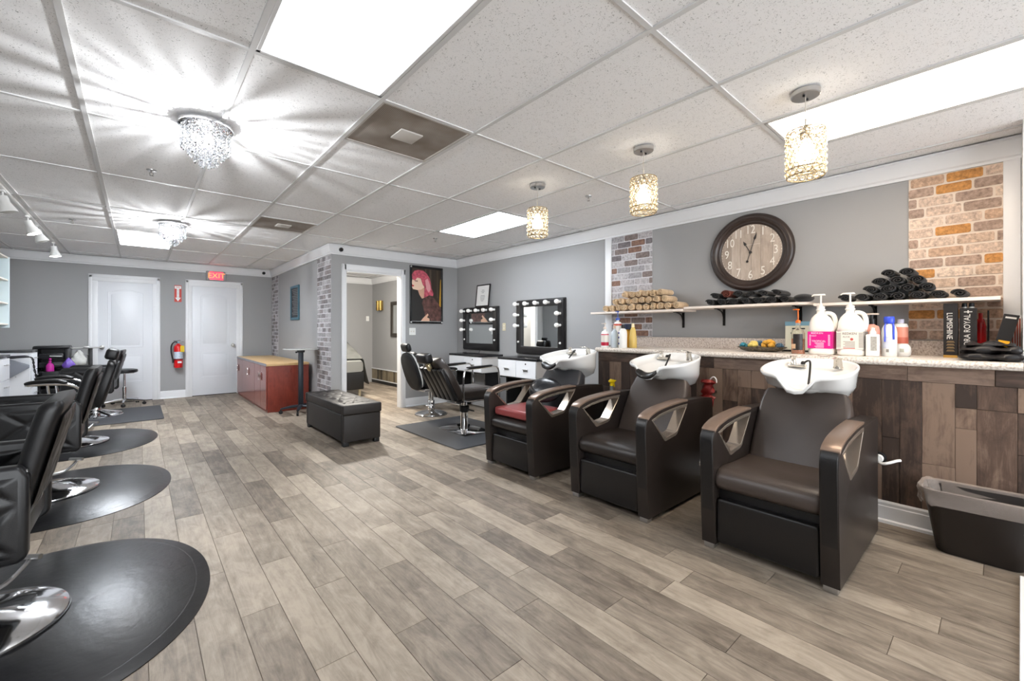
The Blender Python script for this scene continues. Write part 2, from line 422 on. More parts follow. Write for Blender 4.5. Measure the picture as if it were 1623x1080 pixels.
# ---- the two panel doors
def panel_door(name, xo0, xo1, xs0, xs1, top, knob_x, label):
    d = sempty(name, label, 'door', ((xs0 + xs1) / 2, YB, 0)); c = (xs0 + xs1) / 2
    a0, a1, s0, s1 = xo0 - c, xo1 - c, xs0 - c, xs1 - c
    b = new()
    for (p, q) in ((a0, s0 + .004), (s1 - .004, a1)):
        box(b, (p, -.022, 0), (q, -.0005, top + .115), .005)
        box(b, (p + .01, -.030, 0), (p + .045, -.02, top + .10), .004) if p < 0 else box(b, (q - .045, -.030, 0), (q - .01, -.02, top + .10), .004)
    box(b, (a0, -.0225, top), (a1, -.0005, top + .118), .005); box(b, (a0 + .01, -.030, top + .06), (a1 - .01, -.02, top + .105), .004)
    obj('door_casing', b, white_m, d)
    b = new(); box(b, (s0, -.010, .012), (s1, -.0006, top), .002); obj('door_slab', b, door_m, d)
    w = (s1 - s0); px0, px1 = s0 + w * .175, s1 - w * .175
    def pan(z0, z1, arch):
        def ol(g):
            pts = [(px0 + g, z0 + g), (px1 - g, z0 + g), (px1 - g, z1 - g)]
            if arch: pts += [(px0 + (px1 - px0) * t, z1 - g + .055 * math.sin(math.pi * t)) for t in [1 - k / 12 for k in range(1, 12)] if px0 + g < px0 + (px1 - px0) * t < px1 - g]
            return pts + [(px0 + g, z1 - g)]
        b = new(); prism(b, ol(0), 'Y', -.0165, -.009, holes=[ol(.012)], bev=.002, seg=1)
        prism(b, ol(.045), 'Y', -.0165, -.009, bev=.005, seg=2); obj('door_panel', b, door_m, d)
    pan(.94, 1.88, True); pan(.34, .82, False)
    b = new(); K = Matrix.Translation((knob_x - c, -.010, .945)) @ Matrix.Rotation(R(90), 4, 'X')
    lathe(b, [(.001, 0), (.033, 0), (.033, .006), (.012, .012), (.011, .035), (.024, .045), (.029, .058), (.024, .072), (.001, .077)], 20, K); obj('door_knob', b, nickel, d)
    b = new(); box(b, (s0, -.006, 0), (s1, -.0006, .012)); obj('gap_shade_strip', b, mat('gap_shade', (15, 14, 13), .9), d)  # dark strip in place of the shade below the slab
panel_door('door_1', -.633, .291, -.523, .187, 2.055, -.47, 'white two-panel arched door behind the rolling stool')
panel_door('door_2', .654, 1.570, .749, 1.463, 2.058, 1.40, 'white two-panel arched door under the exit sign')

# ---- brick wallpaper strips (bricks proud of their mortar)
def brick_mat(name, cols, rough=.8):
    m = mat(name, cols[0], rough); nt = m.node_tree; N = nt.nodes.new; L = nt.links.new; p = nt.nodes['Principled BSDF']
    oi = N('ShaderNodeObjectInfo'); at = N('ShaderNodeAttribute'); at.attribute_name = 'rnd'; ad = N('ShaderNodeMath'); ad.operation = 'ADD'
    L(oi.outputs['Random'], ad.inputs[0]); L(at.outputs['Fac'], ad.inputs[1]); fr = N('ShaderNodeMath'); fr.operation = 'FRACT'; L(ad.outputs[0], fr.inputs[0])
    cr = N('ShaderNodeValToRGB'); cr.color_ramp.interpolation = 'CONSTANT'; e = cr.color_ramp.elements
    e[0].color = rgb(cols[0]); e[1].position = 1 / len(cols); e[1].color = rgb(cols[1])
    for k in range(2, len(cols)): x = e.new(k / len(cols)); x.color = rgb(cols[k])
    L(fr.outputs[0], cr.inputs['Fac'])
    tc = N('ShaderNodeTexCoord'); mu = N('ShaderNodeMath'); mu.operation = 'MULTIPLY'; mu.inputs[1].default_value = 31; L(fr.outputs[0], mu.inputs[0])
    va = N('ShaderNodeVectorMath'); va.operation = 'ADD'; L(tc.outputs['Object'], va.inputs[0]); L(mu.outputs[0], va.inputs[1])
    n = N('ShaderNodeTexNoise'); n.inputs['Scale'].default_value = 42; n.inputs['Detail'].default_value = 6; n.inputs['Roughness'].default_value = .7; L(va.outputs[0], n.inputs['Vector'])
    c2 = N('ShaderNodeValToRGB'); c2.color_ramp.elements[0].position = .32; c2.color_ramp.elements[0].color = (.55, .53, .53, 1); c2.color_ramp.elements[1].position = .62; c2.color_ramp.elements[1].color = (1.25, 1.25, 1.25, 1)
    L(n.outputs['Fac'], c2.inputs['Fac']); mx = N('ShaderNodeMix'); mx.data_type = 'RGBA'; mx.blend_type = 'MULTIPLY'; mx.inputs['Factor'].default_value = 1
    L(cr.outputs['Color'], mx.inputs['A']); L(c2.outputs['Color'], mx.inputs['B']); L(mx.outputs['Result'], p.inputs['Base Color'])
    return m
grey_bricks = brick_mat('grey_brick', [(158, 156, 158), (184, 182, 184), (118, 112, 114), (133, 104, 90), (168, 164, 166), (128, 116, 112), (176, 172, 174)])
tan_bricks = brick_mat('tan_brick', [(196, 172, 152), (212, 192, 174), (164, 142, 128), (190, 136, 78), (204, 182, 164), (172, 148, 132), (206, 188, 172), (188, 158, 134)])
def brick_strip(name, x, y0, y1, z0, z1, mb, mortar, label, joined=False, ph=0, bw=.18, bh=.0725):
    s = sempty(name, label, 'trim', (x, (y0 + y1) / 2, 0)); yc = (y0 + y1) / 2
    b = new(); box(b, (-.004, y0 - yc, z0), (0, y1 - yc, z1)); obj('mortar_sheet', b, mortar, s)
    row = 0; z = z1 - bh; cache = {}; jb = new(); lay = jb.faces.layers.float.new('rnd')
    while z + bh > z0 + .01:
        y = y0 - (random.random() * .02 + [0, .09, .045, .135][(row + ph) % 4]) - bw
        while y < y1:
            a, c = max(y + .006, y0), min(y + bw - .006, y1)
            za, zb = max(z + .006, z0), z + bh - .006
            if c - a > .012 and zb - za > .01:
                if joined:
                    n0 = len(jb.faces); box(jb, (-.0075, a - yc, za), (-.004, c - yc, zb)); jb.faces.ensure_lookup_table(); r = random.random()
                    for f in jb.faces[n0:]: f[lay] = r
                else:
                    key = (round(c - a, 3), round(zb - za, 3))
                    if key not in cache:
                        t = new(); h, w = key[1] / 2, key[0] / 2; rr = min(.010, w * .4, h * .4)
                        prism(t, rrect(-w, -h, w, h, rr, 2), 'X', -.0035, 0); bmesh.ops.recalc_face_normals(t, faces=t.faces[:])
                        me = bpy.data.meshes.new('brick'); t.to_mesh(me); t.free(); me.materials.append(mb); cache[key] = me
                    inst('brick', cache[key], (-.004, (a + c) / 2 - yc, (za + zb) / 2), s)
            y += bw
        z -= bh; row += 1
    if joined: obj('brick_field', jb, mb, s, kind='stuff')
    else: jb.free()
pale_bricks = brick_mat('pale_grey_brick', [(150, 148, 149), (176, 174, 176), (124, 120, 121), (164, 161, 163), (138, 131, 130), (186, 184, 186)])
mort_g = mat('light_mortar', (206, 204, 207), .85); mort_t = mat('cream_mortar', (222, 208, 194), .85)
brick_strip('trim_8', XR, 2.47, 2.99, 1.165, 2.325, grey_bricks, mort_g, 'grey and brown brick strip beside the white post over the tan towels')
brick_strip('trim_9', XR, -.01, .435, 1.165, 2.325, tan_bricks, mort_t, 'tan and orange brick strip at the near end of the counter', ph=1)
brick_strip('trim_10', XP, 6.235, 6.84, .14, 2.322, pale_bricks, mort_g, 'grey brick strip on the partition corner by the open doorway', True, bw=.125, bh=.07)
brick_strip('trim_11', XP, 9.28, 9.79, .14, 2.322, pale_bricks, mort_g, 'narrow grey brick strip in the back corner above the cabinet', True, bw=.125, bh=.07)
b = new(); box(b, (XR - .022, 2.99, 1.06), (XR, 3.075, 2.325), .003); struct('trim_12', b, white_m, 'white vertical post at the left end of the tan towel shelf', 'trim')
b = new(); box(b, (XR - .022, -.083, 1.06), (XR, -.01, 2.325), .003); struct('trim_13', b, white_m, 'white vertical post beside the tan brick strip', 'trim')

# ---- reclaimed wood half wall
half = sempty('wall_half', 'half wall clad in dark reclaimed wood boards behind the shampoo chairs', 'wall')
b = new(); box(b, (XH + .008, -.30, 0), (XR, 2.74, 1.012)); obj('half_wall_core', b, mat('dark_joint2', (40, 30, 25), .9), half)
wood_dark = plank_mat('reclaimed_wood', (54, 41, 34), (92, 72, 60), (132, 110, 94), 'Z', rough=.55, bump=.35, contrast=1.5)
wood_dark_h = plank_mat('reclaimed_wood_level', (60, 46, 39), (98, 78, 66), (136, 114, 99), 'Y', rough=.55, bump=.35, contrast=1.2)
def board(y0, y1, z0, z1, m, pr):
    b = new(); t = random.uniform(0, .004); box(b, (-t, -(y1 - y0) / 2 + .0008, -(z1 - z0) / 2 + .0008), (.009, (y1 - y0) / 2 - .0008, (z1 - z0) / 2 - .0008), .0012, 1)
    o = obj('wood_board', b, m, half); o.location = (XH, (y0 + y1) / 2, (z0 + z1) / 2)
y = 2.74
while y > -.3:
    l = random.choice((.28, .36, .45, .52)); board(max(y - l, -.3), y, .918, 1.012, wood_dark_h, half); y -= l
y = 2.74
while y > -.3:
    w = random.choice((.085, .10, .115, .14, .15)); y0 = max(y - w, -.3)
    cuts = sorted(random.sample((.30, .42, .55, .66, .78), random.choice((0, 1, 1, 2)))); zz = [.136] + cuts + [.918]
    for k in range(len(zz) - 1): board(y0, y, zz[k], zz[k + 1], wood_dark, half)
    y = y0

b = new(); prism(b, [(2.0, -.036), (3.33, -.061), (3.33, -.22), (2.0, -.22)], 'Z', .0004, .014, bev=.002, seg=1); struct('trim_16', b, white_m, 'white floor strip at the right picture edge in front of the bin', 'trim')

# ---- counter, backsplash
lam = speckle_mat('stone_laminate', (214, 204, 194), (178, 164, 152), (232, 226, 218), 90, .32)
ct = thing('countertop', 'long cream speckled laminate counter on the wood clad half wall', 'counter', (3.92, 1.33, 1.012))
b = new(); prism(b, [(-.325, .018), (-.318, .004), (-.305, 0), (.33, 0), (.33, .045), (-.305, .045), (-.318, .041), (-.325, .027)], 'Y', -1.41, 1.41); obj('slab', b, lam, ct)
b = new(); box(b, (.302, -1.41, .045), (.328, 1.41, .150), .004); obj('backsplash', b, speckle_mat('stone_laminate_back', (196, 184, 174), (158, 142, 132), (216, 206, 198), 90, .35), ct)

# ---- wall shelves
def shelf(y0, y1, z, br, label, rounded=False):
    s = thing('wall_shelf', label, 'shelf', (XR, (y0 + y1) / 2, z), 0, 'white shelves above the counter'); h = (y1 - y0) / 2
    b = new()
    poly = [(0, -h), (0, h), (-.28, h), (-.28, -h)]
    if rounded: poly = [(0, -h), (0, h), (-.28, h)] + [(-.28 + .07 - .07 * math.cos(R(t)), -h + .07 - .07 * math.sin(R(t))) for t in range(0, 91, 15)]
    prism(b, poly, 'Z', -.011, .011, bev=.002, seg=1); obj('board', b, mat('shelf_white', (226, 214, 204), .5, var=.05), s)
    for yy in br:
        b = new(); yy -= (y0 + y1) / 2
        box(b, (-.012, yy - .011, -.17), (-.0005, yy + .011, -.0125), .003); box(b, (-.20, yy - .011, -.018), (-.0005, yy + .011, -.0115), .002)
        tube(b, smooth_path([(-.008, yy, -.12), (-.035, yy, -.06), (-.075, yy, -.032), (-.14, yy, -.018)], 4), .007, 6); obj('bracket', b, mat('black_iron', (28, 25, 24), .45, .6), s)
shelf(1.99, 3.09, 1.43, [2.12], 'white wall shelf holding tan rolled towels')
shelf(.985, 1.98, 1.448, [1.10, 1.72], 'white wall shelf with rounded end under the round clock', True)
shelf(.0, .945, 1.432, [.62], 'white wall shelf holding the black towel pyramid over the counter')
# ================================================================== CEILING FIXTURES
def diffuser_mat(name, col, st, n=2):
    m = mat(name, (235, 235, 235), .5, emit=col, estr=st); nt = m.node_tree; N = nt.nodes.new; L = nt.links.new; p = nt.nodes['Principled BSDF']
    tc = N('ShaderNodeTexCoord'); sx = N('ShaderNodeSeparateXYZ'); L(tc.outputs['Object'], sx.inputs[0])
    mu = N('ShaderNodeMath'); mu.operation = 'MULTIPLY'; mu.inputs[1].default_value = 2 * math.pi * n / .58; L(sx.outputs['X'], mu.inputs[0])
    co = N('ShaderNodeMath'); co.operation = 'COSINE'; L(mu.outputs[0], co.inputs[0])
    ma = N('ShaderNodeMath'); ma.operation = 'MULTIPLY_ADD'; ma.inputs[1].default_value = -.18 * st; ma.inputs[2].default_value = st; L(co.outputs[0], ma.inputs[0])
    L(ma.outputs[0], p.inputs['Emission Strength']); return m
dif_near = diffuser_mat('troffer_lens', (238, 246, 255), TROFFER * .52); dif_warm = diffuser_mat('troffer_lens_warm', (255, 236, 214), TROFFER * .80)
dif_mid = diffuser_mat('troffer_lens_mid', (240, 247, 255), TROFFER * 1.35); dif_far = diffuser_mat('troffer_lens_far', (240, 247, 255), TROFFER * 1.95)
def troffer(i, j, m, label):
    t = thing('ceiling_light', label, 'ceiling light', (GX + (i + .5) * U, GY + (j + 1) * U, 2.466), 0, 'recessed fluorescent panels')
    hx, hy = U / 2 - .013, U - .013; b = new()
    for (a, c) in (((-hx, -hy), (hx, -hy + .018)), ((-hx, hy - .018), (hx, hy)), ((-hx, -hy), (-hx + .018, hy)), ((hx - .018, -hy), (hx, hy))):
        box(b, (a[0], a[1], -.001), (c[0], c[1], .018), .002, 1)
    obj('frame', b, bar_m, t)
    b = new(); box(b, (-hx + .016, -hy + .016, .004), (hx - .016, hy - .016, .007)); obj('diffuser', b, m, t)
    b = new(); box(b, (-hx, -hy, .012), (hx, hy, .05)); obj('housing', b, bar_m, t)
troffer(-1, -2, dif_near, 'large fluorescent ceiling panel nearest, cut off by the picture top')
troffer(3, 2, dif_mid, 'fluorescent ceiling panel beside the farthest pendant lamp')
troffer(3, -4, dif_warm, 'warm fluorescent ceiling panel behind the nearest pendant lamp')
troffer(-2, 8, dif_far, 'small far fluorescent ceiling panel beyond the crystal lights')
troffer(1, -8, dif_near, 'added unseen ceiling panel behind the viewer for extra light')  # unseen panel, added to light the room from behind the camera

# return air vents
def perf_mat():
    m = mat('perforated_vent', (150, 140, 130), .6); nt = m.node_tree; N = nt.nodes.new; L = nt.links.new; p = nt.nodes['Principled BSDF']
    tc = N('ShaderNodeTexCoord'); v = N('ShaderNodeTexVoronoi'); v.inputs['Scale'].default_value = 110; v.inputs['Randomness'].default_value = 0; L(tc.outputs['Object'], v.inputs['Vector'])
    n = N('ShaderNodeTexNoise'); n.inputs['Scale'].default_value = 4; L(tc.outputs['Object'], n.inputs['Vector'])
    c = N('ShaderNodeValToRGB'); c.color_ramp.elements[0].position = .35; c.color_ramp.elements[0].color = rgb((96, 88, 80)); c.color_ramp.elements[1].position = .5; c.color_ramp.elements[1].color = rgb((172, 164, 156)); L(v.outputs['Distance'], c.inputs['Fac'])
    c2 = N('ShaderNodeValToRGB'); c2.color_ramp.elements[0].position = .3; c2.color_ramp.elements[0].color = rgb((198, 188, 178)); c2.color_ramp.elements[1].position = .7; c2.color_ramp.elements[1].color = (1, 1, 1, 1); L(n.outputs['Fac'], c2.inputs['Fac'])
    mx = N('ShaderNodeMix'); mx.data_type = 'RGBA'; mx.blend_type = 'MULTIPLY'; mx.inputs['Factor'].default_value = 1; L(c.outputs['Color'], mx.inputs['A']); L(c2.outputs['Color'], mx.inputs['B']); L(mx.outputs['Result'], p.inputs['Base Color']); return m
perf = perf_mat()
for (j, lab) in ((0, 'dusty perforated ceiling vent nearest, beside the big light panel'), (5, 'dusty perforated ceiling vent farther back near the partition')):
    t = thing('ceiling_vent', lab, 'vent', (GX + .5 * U, GY + (j + .5) * U, 2.466), 0, 'perforated ceiling vents'); h = U / 2 - .013
    b = new(); prism(b, [(-h, -h), (h, -h), (h, h), (-h, h)], 'Z', -.001, .012, holes=[[(-h + .012, -h + .012), (h - .012, -h + .012), (h - .012, h - .012), (-h + .012, h - .012)]]); obj('frame', b, mat('vent_rim', (186, 180, 174), .5), t)
    b = new(); box(b, (-h + .01, -h + .01, .006), (h - .01, h - .01, .012)); obj('perforated_face', b, perf, t)
    b = new(); box(b, (-.075, -.075, -.006), (.075, .075, .004), .003); obj('centre_plate', b, mat('vent_plate', (206, 202, 196), .5), t)

# crystal flush lights
crystal = mat('clear_crystal', (246, 248, 252), .02, trans=1.0, ior=1.5)
bulb_hot = mat('lit_bulb', (255, 255, 255), .4, emit=(255, 252, 246), estr=10)
def crystal_light(x, y, label):
    t = thing('crystal_ceiling_light', label, 'ceiling light', (x, y, 2.462), 0, 'crystal flush lights')
    b = new(); lathe(b, [(.001, 0), (.137, 0), (.140, -.006), (.138, -.024), (.130, -.028), (.001, -.028)], 40); obj('canopy', b, chrome, t)
    b = new()
    for (r, n, l) in ((.120, 24, 5), (.086, 15, 7), (.056, 9, 9), (.026, 6, 10)):
        for k in range(n):
            a = 2 * math.pi * k / n; px, py = r * math.cos(a), r * math.sin(a)
            for q in range(l):
                g = bmesh.ops.create_icosphere(b, subdivisions=1, radius=.0078)
                bmesh.ops.transform(b, matrix=Matrix.Translation((px, py, -.04 - q * .0195)) @ Matrix.Diagonal((1, 1, 1.05, 1)), verts=g['verts'])
            zt = -.04 - l * .0195
            lathe(b, [(.001, .012), (.007, .004), (.009, -.012), (.001, -.026)], 6, Matrix.Translation((px, py, zt)))
    obj('crystal_strands', b, crystal, t, angle=10, kind='stuff')
    b = new()
    for a in (40, 160, 280): ball(b, (.042 * math.cos(R(a)), .042 * math.sin(R(a)), -.085), .014, 10, 8, (1, 1, 1.3))
    obj('bulb', b, bulb_hot, t)
    li = bpy.data.lights.new('crystal_lamp', 'POINT'); li.energy = 56; li.shadow_soft_size = .012; li.color = (.96, .98, 1)
    lo = bpy.data.objects.new('crystal_lamp', li); C.objects.link(lo); lo.parent = t; lo.location = (0, 0, -.125)
crystal_light(.305, 3.085, 'nearest crystal bead ceiling light throwing rays on the tiles')
crystal_light(.295, 6.19, 'farther crystal bead ceiling light beside the small light panel')

# pendants
gold = mat('champagne_wire', (198, 182, 150), .25, .9)
crystal_w = mat('warm_crystal', (250, 240, 220), .04, trans=.8, ior=1.5)
def make_pendant(x, y, label):
    t = thing('pendant_lamp', label, 'pendant lamp', (x, y, 2.464), 0, 'crystal drum pendants over the shampoo chairs')
    b = new(); lathe(b, [(.001, 0), (.064, 0), (.064, -.022), (.060, -.026), (.001, -.026)], 32); obj('canopy', b, chrome_r, t)
    b = new()
    for s in (-1, 1): cyl(b, (s * .028, 0, -.026), (s * .028, 0, -.034), .006, n=10)
    obj('canopy_screw', b, black_pl, t)
    b = new(); cyl(b, (0, 0, -.025), (0, 0, -.185), .0022, n=8); cyl(b, (0, 0, -.14), (0, 0, -.19), .005, .003, n=8); obj('cord', b, mat('clear_cord', (196, 190, 180), .3), t)
    b = new(); lathe(b, [(.001, -.18), (.012, -.18), (.024, -.195), (.026, -.235), (.020, -.25), (.001, -.25)], 20); obj('socket', b, nickel, t)
    rt, rr = -.205, .082
    b = new()
    for a in (0, 120, 240): cyl(b, (.02 * math.cos(R(a)), .02 * math.sin(R(a)), rt - .01), (rr * math.cos(R(a)), rr * math.sin(R(a)), rt), .002, n=6)
    obj('shade_spokes', b, gold, t, kind='stuff')
    for z in (rt, rt - .232, rt - .195):
        b = new(); tube(b, [(rr * math.cos(2 * math.pi * k / 40), rr * math.sin(2 * math.pi * k / 40), z) for k in range(40)], .0028, 6, True); obj('shade_hoop', b, gold, t)
    b = new(); w = new(); nr, nc = 7, 16
    for q in range(nr):
        z = rt - .018 - q * .0325
        for k in range(nc):
            a = 2 * math.pi * (k + .5 * (q % 2)) / nc; ca, sa = math.cos(a), math.sin(a)
            g = bmesh.ops.create_icosphere(b, subdivisions=2, radius=.0105)
            bmesh.ops.transform(b, matrix=Matrix.Translation((rr * ca, rr * sa, z)), verts=g['verts'])
            pts = [(rr * ca - .0155 * math.cos(u) * sa, rr * sa + .0155 * math.cos(u) * ca, z + .0155 * math.sin(u)) for u in [2 * math.pi * v / 10 for v in range(10)]]
            tube(w, pts, .0018, 4, True)
    sh = obj('crystal_shade', b, crystal_w, t, kind='stuff'); obj('wire_rings', w, gold, t, kind='stuff')
    b = new(); lathe(b, [(.001, -.245), (.018, -.25), (.022, -.275), (.042, -.315), (.047, -.34), (.040, -.36), (.001, -.368)], 20); obj('bulb', b, mat('pendant_bulb', (255, 255, 255), .4, emit=(255, 244, 226), estr=9), t)
    return t
make_pendant(2.61, .655, 'nearest and largest-looking crystal drum pendant lamp before the warm light panel')
make_pendant(2.588, 1.57, 'middle of the three crystal drum pendant lamps')
make_pendant(2.56, 2.55, 'farthest crystal drum pendant lamp beside the lit ceiling panel')

# sprinklers
for (x, y, lab) in ((.074, 4.265, 'sprinkler head between the two crystal lights'), (-.561, 6.73, 'sprinkler head near the white spotlight track'), (3.144, 2.47, 'dark sprinkler head between middle and farthest pendants'), (3.026, 4.95, 'sprinkler head beyond the panel near the poster wall')):
    t = thing('sprinkler_head', lab, 'sprinkler', (x, y, 2.4715), 0, 'fire sprinklers')
    b = new(); lathe(b, [(.001, 0), (.032, 0), (.030, -.006), (.012, -.008), (.001, -.008)], 18); obj('escutcheon', b, chrome_r, t)
    b = new(); cyl(b, (0, 0, -.006), (0, 0, -.024), .006, n=8); tube(b, [(-.010, 0, -.02), (-.011, 0, -.035), (0, 0, -.044), (.011, 0, -.035), (.010, 0, -.02)], .002, 5); lathe(b, [(.001, -.044), (.014, -.044), (.012, -.047), (.001, -.047)], 12); obj('deflector', b, nickel, t)

# spotlight track
tr = thing('light_track', 'white ceiling track along the left wall carrying spotlights', 'light track', (-.895, 5.6, 2.4715))
b = new(); box(b, (-.017, -3.6, -.022), (.017, 3.6, 0), .003); box(b, (-.006, -3.6, -.0235), (.006, 3.6, -.02)); obj('rail', b, white_pl, tr)
spot_on = mat('spot_lamp_lit', (255, 255, 255), .4, emit=(255, 250, 242), estr=22); spot_off = mat('spot_lamp_dark', (190, 188, 184), .4)
def spot(y, tilt, yaw, lit, label):
    t = thing('track_spotlight', label, 'spotlight', (-.895, y, 2.449), 0, 'white track spotlights')
    b = new(); box(b, (-.014, -.035, -.018), (.014, .035, 0), .003); cyl(b, (0, 0, -.018), (0, 0, -.06), .007, n=10); obj('adapter', b, white_pl, t)
    M = Matrix.Translation((0, 0, -.06)) @ Matrix.Rotation(R(yaw), 4, 'Z') @ Matrix.Rotation(R(tilt), 4, 'Y')
    b = new(); lathe(b, [(.001, .012), (.030, .008), (.034, -.01), (.034, -.05), (.040, -.065), (.058, -.115), (.062, -.132), (.056, -.132), (.050, -.112), (.001, -.11)], 24, M); obj('lamp_can', b, white_pl, t)
    b = new(); lathe(b, [(.001, -.124), (.050, -.124), (.052, -.13), (.03, -.138), (.001, -.14)], 20, M); obj('lamp', b, spot_on if lit else spot_off, t)
spot(8.52, 8, 180, True, 'farthest white track spotlight, lit, over the back wall')
spot(7.25, 20, 180, False, 'white track spotlight turned away, third from the near end')
spot(6.72, -22, 0, True, 'lit white track spotlight aimed to the right, second in view')
spot(5.62, 15, 180, False, 'nearest white track spotlight cut off by the left picture edge')

# dome cameras
for (x, y, z, nrm, lab) in ((1.93, 9.742, 2.395, 'Y', 'small black camera on the crown in the back corner'), (2.21, 6.162, 2.395, 'Y', 'small black camera on the crown at the partition corner')):
    t = thing('security_camera', lab, 'camera', (x, y + .022, z), 0, 'small black cameras')
    K = Matrix.Rotation(R(90), 4, 'X')
    b = new(); lathe(b, [(.001, 0), (.03, 0), (.03, .02), (.026, .03), (.001, .03)], 20, K); obj('housing', b, black_pl, t)
    b = new(); ball(b, (0, -.028, 0), .017, 14, 10); obj('lens', b, mat('dark_lens', (12, 12, 14), .08), t)

# ================================================================== BACK WALL
t = thing('exit_sign', 'grey exit sign with glowing red letters above the right door', 'exit sign', (1.12, YB, 2.27))
b = new(); box(b, (-.155, -.058, -.09), (.155, -.0005, .09), .012); obj('housing', b, mat('sign_grey', (150, 150, 150), .5), t)
b = new(); box(b, (-.105, -.062, -.074), (.115, -.057, .078), .002); obj('face_plate', b, mat('exit_face', (240, 70, 90), .4, emit=(255, 60, 84), estr=.9), t)
text('lettering', 'EXIT', .135, mat('exit_letters', (250, 170, 90), .5, emit=(255, 120, 70), estr=1.0), t, face_mY(.005, -.0625, 0), .001)
t = thing('fire_sign', 'red sign with white downward arrow above the extinguisher', 'sign', (.544, YB, 1.905))
b = new(); box(b, (-.052, -.003, -.152), (.052, -.0005, .152), .001, 1); obj('plate', b, mat('sign_red', (196, 62, 50), .5), t)
b = new(); prism(b, [(-.018, .09), (.018, .09), (.018, -.075), (.042, -.075), (0, -.14), (-.042, -.075), (-.018, -.075)], 'Y', -.0045, -.0028); box(b, (-.046, -.0045, .088), (.046, -.0028, .138)); obj('arrow', b, white_pl, t)
text('lettering', 'FIRE', .034, mat('sign_red_ink', (190, 50, 44), .5), t, face_mY(0, -.0047, .113), .0003)
for k, ch in enumerate('EXTINGUISHER'): text('lettering', ch, .017, mat('sign_dark_ink', (90, 60, 60), .5), t, face_mY(0, -.0047, .073 - .0145 * k), .0003)

t = thing('fire_extinguisher', 'red fire extinguisher hanging on the wall between the doors', 'fire extinguisher', (.545, YB - .085, .555))
red = mat('extinguisher_red', (206, 24, 28), .28, coat=.3)
b = new(); lathe(b, [(.001, 0), (.058, 0), (.066, .012), (.067, .02), (.067, .35), (.062, .385), (.045, .41), (.024, .42), (.022, .44), (.001, .44)], 28); obj('cylinder', b, red, t)
def band(z0, z1, a0, a1, r=.0675, n=14):
    bb = new(); grid(bb, lambda u, v: (r * math.cos(R(a0 + (a1 - a0) * u)), r * math.sin(R(a0 + (a1 - a0) * u)), z0 + (z1 - z0) * v), n, 1); return bb
obj('data_label', band(.165, .29, 195, 345), mat('label_pale', (196, 208, 220), .5, var=.25, vscale=60), t)
obj('hose_strap', band(.145, .16, 0, 360, .069, 28), black_pl, t)
b = new(); box(b, (-.03, -.0705, .085), (.03, -.069, .12), .0005, 1, Matrix.Rotation(R(12), 4, 'Z')); obj('badge', b, white_pl, t)
b = new(); box(b, (.012, -.085, .285), (.07, -.083, .40), .001, 1, Matrix.Rotation(R(8), 4, 'Z')); obj('inspection_tag', b, mat('tag_yellow', (222, 188, 40), .6), t)
b = new(); cyl(b, (0, 0, .44), (0, 0, .475), .018, n=14); box(b, (-.03, -.012, .455), (.055, .012, .467), .003); obj('valve', b, nickel, t)
b = new(); box(b, (-.02, -.009, .485), (.085, .009, .493), .003, 2, Matrix.Rotation(R(-6), 4, 'Y')); box(b, (.01, -.007, .465), (.08, .007, .472), .003); obj('lever', b, black_pl, t)
b = new(); cyl(b, (0, -.018, .46), (0, -.034, .46), .014, n=14); obj('gauge', b, mat('gauge_blue', (110, 160, 180), .4), t)
b = new(); tube(b, smooth_path([(-.015, -.01, .462), (-.06, -.02, .465), (-.098, -.03, .41), (-.104, -.035, .3), (-.088, -.03, .19), (-.078, -.028, .15), (-.075, -.028, .09)], 5), [.011] * 26 + [.013] * 5, 10); obj('hose', b, black_pl, t)
b = new(); box(b, (-.02, .066, .10), (.02, .0845, .40), .002); obj('wall_bracket', b, black_pl, t)

# ================================================================== CREDENZA, LAPTOP TABLE, OTTOMAN
cher = plank_mat('cherry_veneer', (104, 36, 24), (128, 48, 32), (146, 60, 42), 'Z', rough=.3, bump=.04, contrast=.3)
cher_d = plank_mat('cherry_door_veneer', (122, 62, 56), (138, 74, 66), (150, 86, 78), 'Z', rough=.16, bump=.02, contrast=.3)
maple = mat('maple_laminate', (214, 178, 126), .35, var=.06, vscale=5, stretch=(8, 1, 1))
t = thing('credenza', 'red cherry storage credenza with maple top against the partition', 'cabinet', (1.44, 8.35, 0))
b = new(); box(b, (.018, -1.23, .0), (.60, 1.23, .695), .002, 1); obj('body', b, cher, t)
b = new(); box(b, (.0, -1.235, .695), (.605, 1.235, .73), .004, 2); obj('top', b, maple, t)
b = new(); box(b, (-.004, -1.235, .694), (.0, 1.235, .731), .0015, 1); obj('edge_band', b, mat('grey_edge', (122, 120, 126), .4), t)
ys = [-1.22, -.825, -.392, .70, 1.22]
for k in range(4):
    b = new(); box(b, (0, ys[k] + .003, .04), (.018, ys[k + 1] - .003, .692), .0015, 1); dr = obj('door', b, cher_d, t)
    hy = [ys[1] - .05, ys[1] + .05, .138, 1.123][k]
    b = new(); tube(b, [(-.012, hy + .026 * math.copysign(abs(math.cos(u)) ** 1.3, math.cos(u)), .52 + .062 * math.sin(u)) for u in [2 * math.pi * v / 24 for v in range(24)]], .0055, 8, True); obj('handle', b, chrome, dr)
    if k:
        b = new(); box(b, (.0, ys[k] - .003, .04), (.0175, ys[k] + .003, .692)); obj('gap_shade_strip', b, mat('gap_shade', (15, 14, 13), .9), t)  # dark strip painting the shade between neighbouring doors

